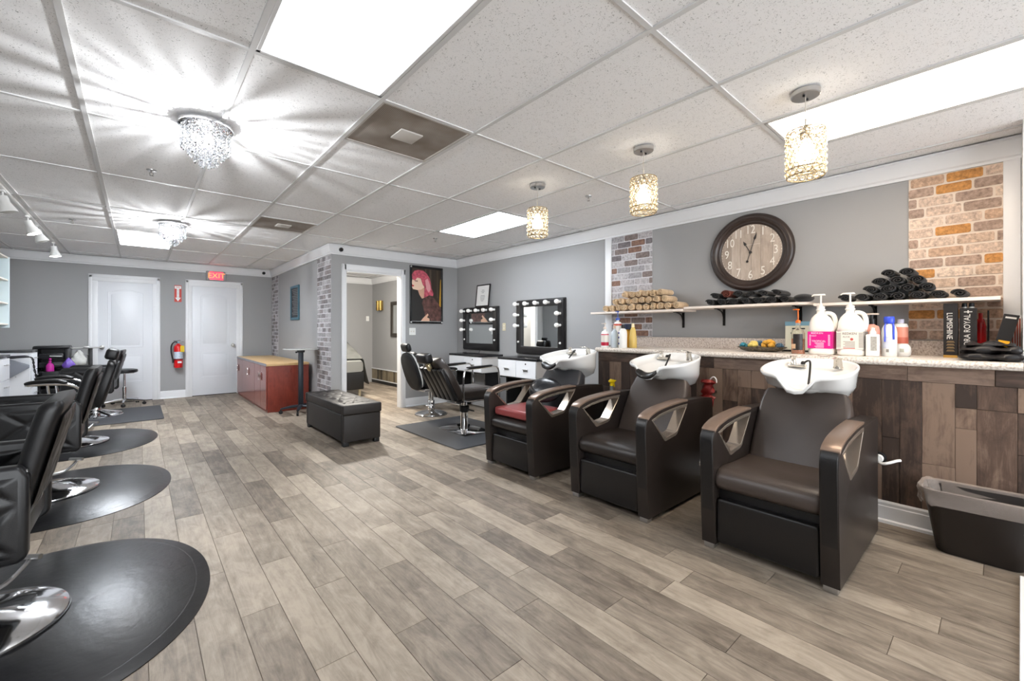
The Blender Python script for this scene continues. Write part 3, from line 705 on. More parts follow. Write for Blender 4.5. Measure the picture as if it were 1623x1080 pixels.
t = thing('laptop_table', 'narrow rolling stand with dark post and flat glass tray beside the credenza', 'table', (1.852, 6.86, 0))
steel_d = mat('dark_blue_steel', (44, 50, 58), .4, .3)
b = new(); box(b, (-.033, -.022, .08), (.033, .022, .925), .006); obj('post', b, steel_d, t)
b = new(); box(b, (-.05, -.03, .90), (.05, .03, .94), .005); cyl(b, (-.05, 0, .905), (-.075, 0, .905), .012, n=10); obj('clamp', b, black_pl, t)
b = new(); prism(b, rrect(-.215, -.17, .215, .17, .05), 'Z', .940, .960, bev=.004); obj('tray', b, mat('pale_tray', (198, 200, 198), .2, coat=.4), t)
for (dx, dy) in ((-.27, .02), (-.12, -.29), (.16, -.2), (.17, .17)):
    b = new(); tube(b, [(0, 0, .10), (dx * .5, dy * .5, .095), (dx, dy, .075)], [.035, .03, .018], 8, flat=.7); lg = obj('leg', b, steel_d, t)
    b = new(); K = Matrix.Translation((dx, dy, .028)) @ Matrix.Rotation(math.atan2(dy, dx), 4, 'Z') @ Matrix.Rotation(R(90), 4, 'X')
    lathe(b, [(.001, -.014), (.026, -.014), (.028, -.008), (.028, .008), (.026, .014), (.001, .014)], 16, K); cyl(b, (dx, dy, .04), (dx, dy, .075), .009, n=8); obj('caster', b, black_pl, lg)

blk_lea = mat('black_leather', (26, 26, 27), .34, bump=.18, bscale=220, spec=.5)
brn_blk = mat('espresso_leather', (36, 32, 30), .52, bump=.15, bscale=220)
t = thing('storage_ottoman', 'black leather storage bench ottoman with tufted lid', 'ottoman', (1.835, 5.14, 0))
b = new(); box(b, (-.205, -.655, .045), (.205, .655, .335), .012, 3); obj('body', b, brn_blk, t)
def lidf(u, v):
    x, y = -.17 + .34 * u, -.56 + 1.12 * v
    e = min(u, 1 - u, v * 3, (1 - v) * 3); z = .428 + .024 * min(1, e * 6)
    for i in range(3):
        for j in range(5):
            cx, cy = -.105 + .105 * i, -.44 + .22 * j
            z -= .015 * math.exp(-((x - cx) ** 2 + (y - cy) ** 2) / .0011)
    z -= .006 * max(0, 1 - abs(math.sin((x / .105) * math.pi / 2 + (y / .22) * math.pi / 2)) * 5) + .006 * max(0, 1 - abs(math.sin((x / .105) * math.pi / 2 - (y / .22) * math.pi / 2)) * 5)
    return (x, y, z)
b = new(); box(b, (-.215, -.668, .335), (.215, -.60, .44), .016, 3); box(b, (-.215, .60, .335), (.215, .668, .44), .016, 3); box(b, (-.213, -.605, .34), (.213, .605, .436), .014, 3); lid = obj('lid', b, brn_blk, t)
b = new(); grid(b, lidf, 36, 90); obj('tufted_top', b, brn_blk, lid, angle=80)
b = new()
for i in range(3):
    for j in range(5): ball(b, (-.105 + .105 * i, -.44 + .22 * j, .432), .011, 8, 6, (1, 1, .5))
obj('tuft_buttons', b, brn_blk, lid, kind='stuff')
for (sx, sy) in ((-1, -1), (1, -1), (-1, 1), (1, 1)):
    b = new(); box(b, (sx * .17 - .03, sy * .61 - .03, 0), (sx * .17 + .03, sy * .61 + .03, .05), .003); obj('foot', b, black_pl, t)
b = new()
for yy in (-.59, .59): box(b, (-.2085, yy - .002, .05), (-.2, yy + .002, .335))
obj('side_seam', b, black_pl, t)

# teal framed notice on the partition side
t = thing('framed_notice', 'narrow dark notice board in a teal wooden frame', 'picture', (XP, 8.06, 1.715))
b = new(); prism(b, [(-.26, -.30), (.26, -.30), (.26, .30), (-.26, .30)], 'X', -.024, -.0005, holes=[[(-.215, -.255), (.215, -.255), (.215, .255), (-.215, .255)]], bev=.003); obj('frame', b, mat('teal_paint', (66, 104, 120), .55, var=.15), t)
b = new(); box(b, (-.010, -.22, -.26), (-.001, .22, .26)); obj('board', b, mat('dark_slate', (52, 54, 58), .7), t)
b = new()
for k in range(16): box(b, (-.0112, -.19, .225 - .029 * k), (-.0098, .19 - (k * 37 % 7) * .02, .236 - .029 * k))
obj('text_lines', b, mat('slate_text', (118, 120, 122), .7), t, kind='stuff')
# ================================================================== SHAMPOO CHAIRS
sh_lea = mat('brown_black_leather', (37, 31, 28), .36, bump=.14, bscale=260, spec=.5)
sh_blk = mat('black_front_leather', (23, 21, 21), .33, bump=.14, bscale=260)
sh_sadd = mat('taupe_leather', (68, 59, 54), .34, bump=.12, bscale=260)
bronze = mat('bronze_armrest', (128, 108, 94), .3, .35)
liner = mat('polished_liner', (176, 164, 152), .18, .75)
porc = mat('white_porcelain', (236, 236, 234), .08, coat=.6)
gel = mat('black_gel_rubber', (26, 24, 23), .35)
fau = mat('faucet_metal', (196, 190, 180), .16, .9)
YC = [.80, 1.775, 2.80]
def arm_outline():
    top = smooth_path([(.02, .678, 0), (.12, .708, 0), (.27, .724, 0), (.42, .731, 0), (.56, .733, 0), (.75, .726, 0), (.89, .716, 0)], 3)
    pts = [(.0, .03), (-.018, .30), (-.032, .60), (-.026, .638), (-.006, .664)] + [(p.x, p.y) for p in top] + [(.915, .705), (.925, .68), (.925, .03)]
    return pts
HOLE = [(.045, .652), (.14, .676), (.27, .692), (.40, .700), (.51, .702), (.37, .530), (.345, .518), (.215, .502), (.198, .508)]
def off_hole(g):
    cx = sum(p[0] for p in HOLE) / len(HOLE); cy = sum(p[1] for p in HOLE) / len(HOLE)
    return [(cx + (p[0] - cx) * (1 - g / .22), cy + (p[1] - cy) * (1 - g / .085)) for p in HOLE]
def bowl_rings(NS=56):
    def outline(s, xc, ax, ay, front=1.0):
        out = []
        for k in range(NS):
            a = 2 * math.pi * k / NS; ca, sa = math.cos(a), math.sin(a); e = .82
            out.append((xc + ax * s * math.copysign(abs(ca) ** e, ca), ay * s * math.copysign(abs(sa) ** e, sa)))
        return out
    rings = []
    def rimz(x, y): 
        t = (x - .50) / .56; z = .962 + .082 * t
        if x < .72: z -= .085 * math.exp(-(y / .078) ** 4) * min(1, (.72 - x) / .14)
        return z
    XC, AX_, AY = .78, .28, .25
    def add(s, zf, xc=XC, ax=AX_, ay=AY): rings.append([(x, y, zf(x, y)) for x, y in outline(s, xc, ax, ay)])
    add(.05, lambda x, y: .758, .93); add(.36, lambda x, y: .76, .93); add(.52, lambda x, y: .805, .915, .27, .33); add(.70, lambda x, y: .86, .872, .27, .298); add(.85, lambda x, y: min(.885, rimz(x, y) - .024), .822, .28, .268)
    add(.945, lambda x, y: min(.94, rimz(x, y) - .022), .795); add(.985, lambda x, y: rimz(x, y) - .026, .783); add(1.0, lambda x, y: rimz(x, y) - .010); add(.99, lambda x, y: rimz(x, y) - .002); add(.972, lambda x, y: rimz(x, y)); add(.95, lambda x, y: rimz(x, y) - .003); add(.93, lambda x, y: rimz(x, y) - .012)
    def ledge(x, y): t = (x - .50) / .56; return .930 + .075 * max(0, t)
    def lz(d): return lambda x, y: min(rimz(x, y) - .014, ledge(x, y) - d)
    add(.88, lz(.005), .782); add(.74, lz(.015), .775); add(.62, lz(.03), .755, .28, .25); add(.45, lambda x, y: .87, .74); add(.2, lambda x, y: .842, .74); add(.03, lambda x, y: .838, .74)
    return rings
def shampoo_chair(idx, label, neck, mats):
    seat_m, back_m = mats
    t = thing('shampoo_chair', label, 'shampoo chair', (2.46, YC[idx], 0), 0, 'brown backwash shampoo chairs along the counter')
    for s in (-1, 1):
        a0, a1 = (.243, .318) if s > 0 else (-.318, -.243)
        b = new(); prism(b, arm_outline(), 'Y', a0, a1, holes=[HOLE], bev=.012, seg=3); sp = obj('side_panel', b, sh_lea, t, angle=50)
        b = new(); prism(b, off_hole(-.008), 'Y', a0 - .0015, a1 + .0015, holes=[off_hole(.012)], bev=.002, seg=1); obj('opening_liner', b, liner, sp)
        b = new(); tp = smooth_path([(-.004, .667, 0), (.03, .688, 0), (.12, .712, 0), (.27, .7275, 0), (.42, .7345, 0), (.52, .736, 0)], 4)
        poly = [(p.x, p.y + .004) for p in tp] + [(p.x, p.y - .010) for p in reversed(tp)]
        prism(b, poly, 'Y', a0 - .002, a1 + .002, bev=.003, seg=2); obj('armrest', b, bronze, sp)
        b = new(); prism(b, [(.001, .033), (-.0185, .30), (-.0335, .60), (-.0265, .641), (-.004, .667), (.004, .660), (-.014, .62), (-.012, .30), (.008, .033)], 'Y', a0 + .004, a1 - .004, bev=.002, seg=1); obj('front_edge', b, sh_blk, sp)
        for xx in (.035, .87):
            b = new(); box(b, (xx - .03, a0 + .010, 0), (xx + .03, a1 - .008, .032), .003); obj('foot', b, chrome_r, t)
    b = new(); box(b, (.60, -.245, .05), (.905, .245, .60), .01); obj('rear_body', b, sh_blk, t)
    b = new(); box(b, (.055, -.245, .09), (.60, .245, .335), .01); obj('seat_base', b, sh_blk, t)
    # seat: cushion with a rolled front edge
    prof = [(.53, .34), (.06, .335), (.015, .345), (-.012, .375), (-.010, .415), (.022, .448), (.08, .462), (.25, .452), (.42, .448), (.56, .455)]
    rings = []
    for k, yy in enumerate((-.243, -.238, -.22, -.1, 0, .1, .22, .238, .243)):
        sh = [.93, .98, 1, 1, 1, 1, 1, .98, .93][k]
        rings.append([(.26 + (x - .26) * (.5 + .5 * sh), yy, .40 + (z - .40) * sh) for x, z in prof])
    b = new(); loft(b, rings); obj('seat', b, seat_m, t, angle=60)
    # legrest pad
    b = new(); prism(b, rrect(-.240, .045, .240, .292, .022), 'X', .002, .055, bev=.014, seg=3); obj('leg_rest', b, sh_blk, t, angle=60)
    # backrest, tapered slab leaning to the wall
    rings = []
    for (x, z, w, th) in ((.44, .40, .238, .10), (.475, .46, .243, .115), (.53, .56, .245, .12), (.60, .68, .244, .12), (.655, .775, .240, .118), (.695, .838, .226, .10), (.706, .856, .212, .06)):
        n = Vector((-.866, 0, .5)); c = Vector((x, 0, z))
        rings.append([c - n * d + Vector((0, yy, 0)) for d, yy in rrect(0, -w, th, w, min(.03, th * .45), 4)])
    b = new(); loft(b, rings); obj('backrest', b, back_m, t, angle=55)
    # porcelain bowl with its fittings
    b = new(); loft(b, bowl_rings(), True, True); bw = obj('basin', b, porc, t, angle=70)
    b = new(); box(b, (.72, -.09, .60), (.90, .09, .76), .01); obj('basin_stand', b, sh_blk, t)
    b = new(); box(b, (.93, .055, .985), (.985, .155, 1.006), .006); lathe(b, [(.001, 0), (.021, 0), (.015, .02), (.014, .035), (.021, .05), (.021, .054), (.001, .056)], 16, Matrix.Translation((.96, .128, 1.004))); obj('spray_mount', b, fau, bw)
    b = new(); tube(b, smooth_path([(.955, .07, 1.010), (.94, .04, 1.030), (.89, .015, 1.022), (.80, -.005, .965), (.71, -.02, .900)], 5), .0065, 8); ball(b, (.95, .07, 1.012), .015, 10, 8); obj('hose', b, gel, bw)
    b = new(); lathe(b, [(.001, 0), (.027, 0), (.024, .012), (.022, .055), (.026, .062), (.001, .066)], 18, Matrix.Translation((.95, -.12, .992)) @ Matrix.Rotation(R(-8), 4, 'Y')); tube(b, smooth_path([(.95, -.12, 1.056), (.95, -.08, 1.068), (.955, -.045, 1.062), (.955, -.01, 1.068)], 4), .0055, 8, flat=.6); obj('mixer_tap', b, fau, bw)
    if neck:
        rings = []
        for k in range(9):
            y = -.082 + .1640 * k / 8; d = .884 + .034 * (abs(y) / .082) ** 2.2; w = .030 if 0 < k < 8 else .018
            rings.append([(.508 + w * 1.25 * math.cos(u), y, d + .4 * (w * math.cos(u)) + w * .75 * math.sin(u)) for u in [2 * math.pi * v / 12 for v in range(12)]])
        b = new(); loft(b, rings); obj('neck_rest', b, gel if neck == 1 else sh_blk, bw, angle=70)
    b = new(); cyl(b, (.06, .318, .455), (.06, .345, .455), .006, n=10); box(b, (.045, .338, .435), (.075, .356, .475), .006); obj('recline_knob', b, chrome, t)
    return t
shampoo_chair(0, 'nearest brown shampoo chair with white basin lacking a neck pad', 0, (sh_sadd, sh_sadd))
shampoo_chair(1, 'middle brown shampoo chair whose basin has a dark rubber neck pad', 1, (sh_lea, sh_sadd))
shampoo_chair(2, 'farthest shampoo chair bearing a red seat cushion and black pillow', 2, (sh_lea, mat('grey_black_leather', (58, 58, 61), .3, bump=.12, bscale=260)))
# red cushion and black pillow lying on the far chair
b = new(); box(b, (-.245, -.225, 0), (.17, .225, .075), .024, 4); o = tag(obj('seat_cushion', b, mat('red_vinyl', (146, 66, 66), .32, bump=.1, bscale=200), angle=60), 'dusty red vinyl cushion on the farthest shampoo chair', 'cushion'); o.location = (2.46 + .26, YC[2], .463)
b = new(); ball(b, (0, 0, 0), 1, 28, 18, (.062, .20, .125), Matrix.Rotation(R(30), 4, 'Y')); o = tag(obj('lumbar_pillow', b, mat('black_pillow_leather', (34, 36, 40), .25)), 'glossy black lumbar pillow on the red cushion', 'pillow'); o.location = (2.46 + .45, YC[2], .672)

# things by the half wall
def spray_bottle(name, loc, rz, body, trig, label, h=.17, r=.036, group=None, liquid=None):
    t = thing(name, label, 'spray bottle', loc, rz, group)
    b = new(); lathe(b, [(.001, 0), (r, 0), (r * 1.04, .008), (r * 1.04, h * .62), (r * .75, h * .82), (.014, h * .95), (.014, h), (.001, h)], 20); obj('bottle', b, body, t)
    b = new(); cyl(b, (0, 0, h), (0, 0, h + .022), .016, n=14); prism(b, [(-.030, h + .030), (.026, h + .034), (.030, h + .048), (.008, h + .066), (-.028, h + .058), (-.034, h + .045)], 'Y', -.012, .012, bev=.004); tube(b, [(-.010, 0, h + .034), (-.026, 0, h + .02), (-.030, 0, h - .01)], .006, 6, flat=1.4); cyl(b, (-.034, 0, h + .048), (-.050, 0, h + .048), .006, n=8); cyl(b, (0, 0, h + .018), (0, 0, h + .034), .010, n=10); obj('trigger_head', b, trig, t)
    return t
yel = mat('bright_yellow', (232, 204, 20), .35)
clear_pl = mat('clear_plastic', (206, 212, 216), .12, trans=.55, ior=1.3)
# steel shelf caddy behind the middle chair carries the yellow sprayer
t = thing('supply_caddy', 'black slim caddy standing between the far two shampoo chairs', 'caddy', (3.475, 2.57, 0))
b = new(); box(b, (-.075, -.05, .0), (.075, .05, .60), .006); obj('body', b, black_pl, t)
b = new(); box(b, (-.08, -.055, .60), (.08, .055, .614), .003); obj('tray_top', b, mat('caddy_blue', (84, 94, 112), .4), t)
spray_bottle('spray_bottle', (3.45, 2.435, .0), R(160), mat('grey_bottle', (120, 126, 132), .2), yel, 'tall grey spray bottle with yellow trigger beside the farthest shampoo chair', .70, .034)
# red glove on the pipe behind the middle chair
t = thing('rubber_glove', 'crumpled red rubber glove behind the middle shampoo basin', 'glove', (3.50, 1.545, .735))
b = new()
rings = []
for k in range(9):
    z = .10 - .02 * k; w = .036 + .012 * math.sin(k * 1.9) + .012 * (k % 2)
    rings.append([(w * .55 * math.cos(u) + .011 * math.sin(3 * u + k), w * math.sin(u) + .011 * math.cos(4 * u + k * 2), z) for u in [2 * math.pi * v / 14 for v in range(14)]])
loft(b, rings); obj('cuff_and_palm', b, mat('red_rubber', (126, 34, 30), .4), t, angle=60)
for k in range(4):
    b = new(); tube(b, [(0, -.035 + .023 * k, -.05), (-.012, -.038 + .025 * k, -.085), (-.004, -.034 + .022 * k, -.115 - .008 * (k % 2))], [.013, .012, .008], 8); obj('finger', b, MATS['red_rubber'], t)
b = new(); tube(b, smooth_path([(.02, -.01, .10), (.01, -.04, .125), (0, -.065, .11), (-.002, -.07, .08)], 4), .005, 6); obj('hanging_hook', b, white_pl, t)
b = new(); box(b, (.012, -.01, -.02), (.148, .01, .0), .003); obj('wall_arm', b, black_pl, t)

t = thing('wall_pipe', 'white drain pipe stub coming out of the wood panelling', 'pipe', (XH - .002, .512, .40))
b = new(); K = Matrix.Translation((-.004, 0, .01)) @ Matrix.Rotation(R(-90), 4, 'Y'); lathe(b, [(.001, 0), (.038, 0), (.036, .012), (.024, .016), (.001, .016)], 22, K); obj('escutcheon', b, black_pl, t)
b = new(); K = Matrix.Translation((-.016, 0, .01)) @ Matrix.Rotation(R(-90), 4, 'Y'); lathe(b, [(.001, 0), (.024, 0), (.026, .02), (.022, .03), (.001, .03)], 20, K); obj('cap', b, white_pl, t)
b = new(); tube(b, smooth_path([(-.03, 0, -.01), (-.055, -.02, -.015), (-.055, -.05, -.005), (-.02, -.085, .010), (.0, -.10, .012)], 5), .0085, 8); obj('tube', b, white_pl, t)

# waste bin with liner
t = thing('waste_bin', 'brown-black waste bin with clear crumpled liner beside the nearest chair', 'waste bin', (3.475, .075, 0))
def rr_ring(hx, hy, r, z, n=8, wob=0.0, ph=0):
    pts = rrect(-hx, -hy, hx, hy, r, n); return [(x * (1 + wob * math.sin(i * 1.7 + ph)), y * (1 + wob * math.cos(i * 2.3 + ph)), z + wob * .25 * math.sin(i * 1.1 + ph)) for i, (x, y) in enumerate(pts)]
bin_m = mat('bin_plastic', (30, 24, 21), .42)
b = new(); loft(b, [rr_ring(.085, .155, .05, 0), rr_ring(.092, .165, .055, .01), rr_ring(.122, .215, .06, .335), rr_ring(.127, .222, .06, .345), rr_ring(.124, .218, .058, .345), rr_ring(.115, .208, .055, .33), rr_ring(.09, .16, .05, .012)], True, True); obj('bin_body', b, bin_m, t)
film = mat('clear_film', (206, 192, 182), .18, trans=.35, ior=1.1)
nt = film.node_tree; tr_ = nt.nodes.new('ShaderNodeBsdfTransparent'); mxs = nt.nodes.new('ShaderNodeMixShader'); mxs.inputs[0].default_value = .5
outn = nt.nodes['Material Output']; nt.links.new(tr_.outputs[0], mxs.inputs[1]); nt.links.new(nt.nodes['Principled BSDF'].outputs[0], mxs.inputs[2]); nt.links.new(mxs.outputs[0], outn.inputs['Surface'])
b = new(); loft(b, [rr_ring(.126, .223, .06, .262, 8, .03, 0), rr_ring(.137, .236, .064, .290, 8, .035, 1), rr_ring(.135, .232, .064, .315, 8, .012, 2), rr_ring(.142, .24, .066, .338, 8, .018, 3), rr_ring(.137, .234, .064, .356, 8, .015, 4), rr_ring(.118, .212, .058, .352, 8, .015, 5), rr_ring(.112, .20, .055, .30, 8, .03, 6), rr_ring(.105, .185, .05, .2, 8, .05, 7)], False, False); obj('liner', b, film, t, angle=60)
# ================================================================== LEFT STYLING STATIONS
mat_rub = mat('black_rubber_mat', (21, 21, 23), .3, bump=.25, bscale=24, var=.25, vscale=3)
mat_rub2 = mat('charcoal_rubber_mat', (58, 59, 62), .6, bump=.1, bscale=40)
def d_mat(yc, tip, label, hw=.74, depth=1.05):
    """anti-fatigue mat with a rounded aisle end"""
    t = thing('floor_mat', label, 'mat', (tip, yc, 0), 0, 'rounded black rubber mats under the styling chairs')
    def ol(g, z):
        pts = []
        for k in range(41):
            a = -90 + 180 * k / 40; ca, sa = math.cos(R(a)), math.sin(R(a))
            pts.append((-.62 + (.62 - g) * ca ** .9 if ca > 1e-6 else -.62, (hw - g) * math.copysign(abs(sa) ** .95, sa), z))
        return [(-depth + g, -(hw - g), z)] + pts + [(-depth + g, hw - g, z)]
    b = new(); loft(b, [ol(0, 0), ol(0, .004), ol(.05, .0145), ol(.055, .0155)]); obj('sheet', b, mat_rub, t, angle=25)
    b = new(); loft(b, [ol(.058, .0152), ol(.062, .0165)], False, True); obj('top_field', b, mat_rub, t, angle=25)
d_mat(2.68, .276, 'nearest rounded black mat under the first quilted chair')
d_mat(4.57, .207, 'second rounded black mat under the second quilted chair')
d_mat(6.48, .170, 'third rounded black mat under the chair with chrome arms')
t = thing('floor_mat', 'farthest rectangular charcoal mat on the left near the stool', 'mat', (-.35, 8.25, 0))
b = new(); prism(b, rrect(-.62, -.68, .62, .68, .04), 'Z', 0, .014, bev=.006, seg=1); obj('sheet', b, mat_rub2, t)

qlea = mat('black_salon_vinyl', (19, 19, 21), .36, bump=.1, bscale=260)
def quilt(bm, o, du, dv, nrm, nu, nv, cu, cv, depth=.008):
    """diamond quilted patch: origin o, edge vectors du dv, bulging along nrm"""
    o, du, dv, nrm = Vector(o), Vector(du), Vector(dv), Vector(nrm)
    def f(u, v):
        a = abs(math.sin(math.pi * (u * cu + v * cv))); c = abs(math.sin(math.pi * (u * cu - v * cv)))
        e = min(1, min(u, 1 - u, v, 1 - v) * 14)
        h = depth * min(1, (min(a, c) * 2.2) ** .6) * e
        return o + du * u + dv * v + nrm * h
    grid(bm, f, nu, nv)
def disc_base(t, r, top):
    b = new(); lathe(b, [(.001, 0), (r, 0), (r + .002, .006), (r, .014), (r * .93, .024), (r * .6, .046), (r * .25, .064), (.05, .072), (.001, .073)], 48); obj('base_disc', b, chrome, t)
    b = new(); lathe(b, [(r + .001, .0), (r + .006, .0), (r + .006, .007), (r + .001, .008)], 48, None, False, False); obj('base_ring', b, black_pl, t)
    b = new(); lathe(b, [(.05, .065), (.05, .20), (.046, .205), (.036, .21), (.036, top), (.001, top)], 24); obj('hydraulic_column', b, chrome, t)
    b = new(); tube(b, smooth_path([(.03, .03, .12), (.10, .12, .11), (.155, .20, .15), (.16, .22, .17)], 4), .009, 8); tube(b, [(.12, .25, .172), (.20, .19, .172)], .012, 8); obj('pump_pedal', b, chrome_r, t)
def styling_chair(loc, rz, label, base='disc'):
    t = thing('styling_chair', label, 'styling chair', loc, rz, 'black quilted styling chairs')
    if base == 'disc': disc_base(t, .31, .36)
    else:
        b = new()
        for k in range(5):
            a = R(72 * k + 20); tube(b, smooth_path([(.05 * math.cos(a), .05 * math.sin(a), .075), (.16 * math.cos(a), .16 * math.sin(a), .05), (.29 * math.cos(a), .29 * math.sin(a), .018)], 4), [.03, .03, .028, .028, .026, .025, .024, .022, .018], 8, flat=.5)
        lathe(b, [(.001, 0), (.30, 0), (.30, .006), (.27, .012), (.001, .016)], 40); obj('base_disc', b, chrome, t)
        b = new(); lathe(b, [(.06, .02), (.06, .13), (.045, .15), (.04, .2), (.04, .36), (.001, .36)], 24); obj('hydraulic_column', b, chrome, t)
    b = new(); box(b, (-.20, -.20, .345), (.18, .20, .375), .006); obj('seat_plate', b, black_pl, t)
    b = new(); box(b, (-.30, -.238, .372), (.21, .238, .50), .03, 3); obj('seat', b, qlea, t, angle=60)
    for s in (-1, 1):
        y0, y1 = (.242, .30) if s > 0 else (-.30, -.242)
        b = new(); prism(b, [(-.31, .36), (-.29, .34), (.20, .335), (.225, .36), (.228, .66), (.205, .705), (-.27, .715), (-.305, .69)], 'Y', y0, y1, bev=.016, seg=3); ar = obj('arm_panel', b, qlea, t, angle=55)
        b = new(); quilt(b, (-.285, s * .3005, .365), (.485, 0, 0), (0, 0, .30), (0, s, 0), 60, 40, 2.0, 1.5, .009); obj('quilted_outside', b, qlea, ar, angle=80, recalc=False)
        b = new(); quilt(b, (-.285, s * .2415, .505), (.485, 0, 0), (0, 0, .165), (0, -s, 0), 60, 24, 2.0, .82, .007); obj('quilted_inside', b, qlea, ar, angle=80, recalc=False)
    # backrest, leaning and rounded over at the top
    rings = []
    for (xf_, xb_, z, w) in ((.125, .195, .40, .225), (.140, .215, .48, .236), (.160, .235, .58, .238), (.186, .263, .70, .240), (.214, .293, .82, .242), (.232, .312, .885, .243), (.240, .316, .910, .240), (.252, .308, .925, .232)):
        rings.append([(x, y, z + (x - xf_) * .14) for x, y in rrect(xf_, -w, xb_, w, min(.034, (xb_ - xf_) * .45), 5)])
    b = new(); loft(b, rings); bk = obj('backrest', b, qlea, t, angle=60)
    b = new(); quilt(b, (.222, -.215, .50), (0, .43, 0), (.092, 0, .37), (.97, 0, -.24), 44, 44, 2, 1.8, .009)
    obj('quilted_back', b, qlea, bk, angle=80, recalc=False)
    for s in (-1, 1):
        b = new(); lathe(b, [(.001, 0), (.010, 0), (.010, .006), (.001, .008)], 12, Matrix.Translation((.215, s * .262, .675)) @ Matrix.Rotation(R(90), 4, 'Y')); obj('arm_bolt', b, chrome_r, t)
    b = new(); tube(b, smooth_path([(-.15, -.10, .36), (-.28, -.10, .25), (-.36, -.10, .13), (-.42, -.10, .10)], 4), .011, 8); tube(b, smooth_path([(-.15, .10, .36), (-.28, .10, .25), (-.36, .10, .13), (-.42, .10, .10)], 4), .011, 8); tube(b, [(-.42, -.19, .10), (-.42, .19, .10)], .015, 10); obj('footrest', b, chrome_r, t)
    return t
ch1 = styling_chair((-.545, 2.70, .0165), 0, 'nearest black quilted styling chair at the left picture edge')
dup(ch1, (-.545, 4.66, .0165), R(0), 'second black quilted styling chair from the viewer on a disc base')
styling_chair((-.47, 8.40, .014), R(-4), 'farthest black quilted styling chair behind the chrome armed chair', 'star')

def barber_arm(t, s, x0, x1, z, pad, ln=1):
    """chrome arm loop with black pad; x0 front, x1 rear"""
    b = new(); tube(b, smooth_path([(x0, s * .27, z), (x0 + .02 * ln, s * .27, z + .012), ((x0 + x1) / 2, s * .275, z + .008), (x1 - .10 * ln, s * .275, z - .004), (x1 - .02 * ln, s * .272, z - .05), (x1 + .01 * ln, s * .262, z - .14), (x1 - .02 * ln, s * .25, z - .20)], 4), .015, 8); tube(b, [((x0 + x1) / 2 - .05, s * .272, z), ((x0 + x1) / 2 - .03, s * .25, z - .19)], .012, 8); ar = obj('chrome_arm', b, chrome, t)
    if pad:
        b = new(); tube(b, smooth_path([(x0 - .015 * ln, s * .27, z + .022), (x0 + .05 * ln, s * .27, z + .036), ((x0 + x1) / 2, s * .272, z + .040), (x1 - .13 * ln, s * .275, z + .022), (x1 - .10 * ln, s * .275, z + .014)], 4), [.016, .022, .025, .026, .027, .028, .028, .028, .028, .028, .028, .027, .026, .025, .022, .018, .012], 10, flat=.75); obj('arm_pad', b, qlea, ar)
t = thing('barber_chair', 'black chair with headrest and chrome arms on the third mat', 'barber chair', (-.55, 6.48, .0165), 0, 'barber chairs with headrests')
disc_base(t, .30, .36)
b = new(); box(b, (-.27, -.24, .37), (.20, .24, .49), .035, 3); obj('seat', b, qlea, t, angle=60)
b = new()
rings = []
for (x, z, w, th) in ((.165, .40, .20, .07), (.18, .47, .225, .085), (.215, .60, .232, .085), (.255, .74, .225, .082), (.285, .84, .205, .075), (.298, .885, .17, .05)):
    rings.append([(x + d, yy, z - d * .25) for d, yy in rrect(0, -w, th, w, .024, 4)])
loft(b, rings); obj('backrest', b, qlea, t, angle=60)
b = new(); prism(b, [(.252, .42), (.262, .42), (.385, .86), (.372, .865)], 'Y', -.20, .20, bev=.003); obj('back_shell', b, black_pl, t)
b = new(); box(b, (.335, -.02, .82), (.35, .02, .95), .003); hd = obj('headrest_stem', b, chrome_r, t)
b = new(); box(b, (-.055, -.13, -.06), (.055, .13, .06), .03, 4, Matrix.Translation((.325, 0, .95)) @ Matrix.Rotation(R(15), 4, 'Y')); obj('headrest', b, qlea, t, angle=60)
for s in (-1, 1): barber_arm(t, s, -.285, .10, .665, True)
b = new(); prism(b, [(-.42, .10), (-.30, .34), (-.27, .34), (-.39, .09)], 'Y', -.17, .17, bev=.004); obj('footrest', b, chrome_r, t)

# rolling stool
t = thing('rolling_stool', 'round black stool on five chrome caster legs by the left door', 'stool', (-.18, 9.38, 0))
b = new(); lathe(b, [(.001, .535), (.15, .535), (.168, .545), (.172, .565), (.165, .588), (.12, .597), (.001, .598)], 32); obj('seat', b, qlea, t)
b = new(); lathe(b, [(.028, .07), (.028, .30), (.016, .305), (.016, .537), (.001, .537)], 18); box(b, (-.06, -.06, .522), (.06, .06, .536), .004); tube(b, [(.05, .02, .525), (.12, .07, .52)], .006, 6); obj('gas_lift', b, chrome, t)
for k in range(5):
    a = R(72 * k - 20); ca, sa = math.cos(a), math.sin(a)
    b = new(); tube(b, [(0, 0, .095), (.12 * ca, .12 * sa, .088), (.27 * ca, .27 * sa, .068)], [.026, .022, .014], 8); lg = obj('leg', b, chrome, t)
    b = new(); K = Matrix.Translation((.265 * ca, .265 * sa, .026)) @ Matrix.Rotation(a + .6, 4, 'Z') @ Matrix.Rotation(R(90), 4, 'X'); lathe(b, [(.001, -.022), (.022, -.022), (.026, -.015), (.026, -.004), (.012, -.003), (.012, .003), (.026, .004), (.026, .015), (.022, .022), (.001, .022)], 16, K); cyl(b, (.265 * ca, .265 * sa, .03), (.265 * ca, .265 * sa, .07), .008, n=8); obj('caster', b, black_pl, lg)

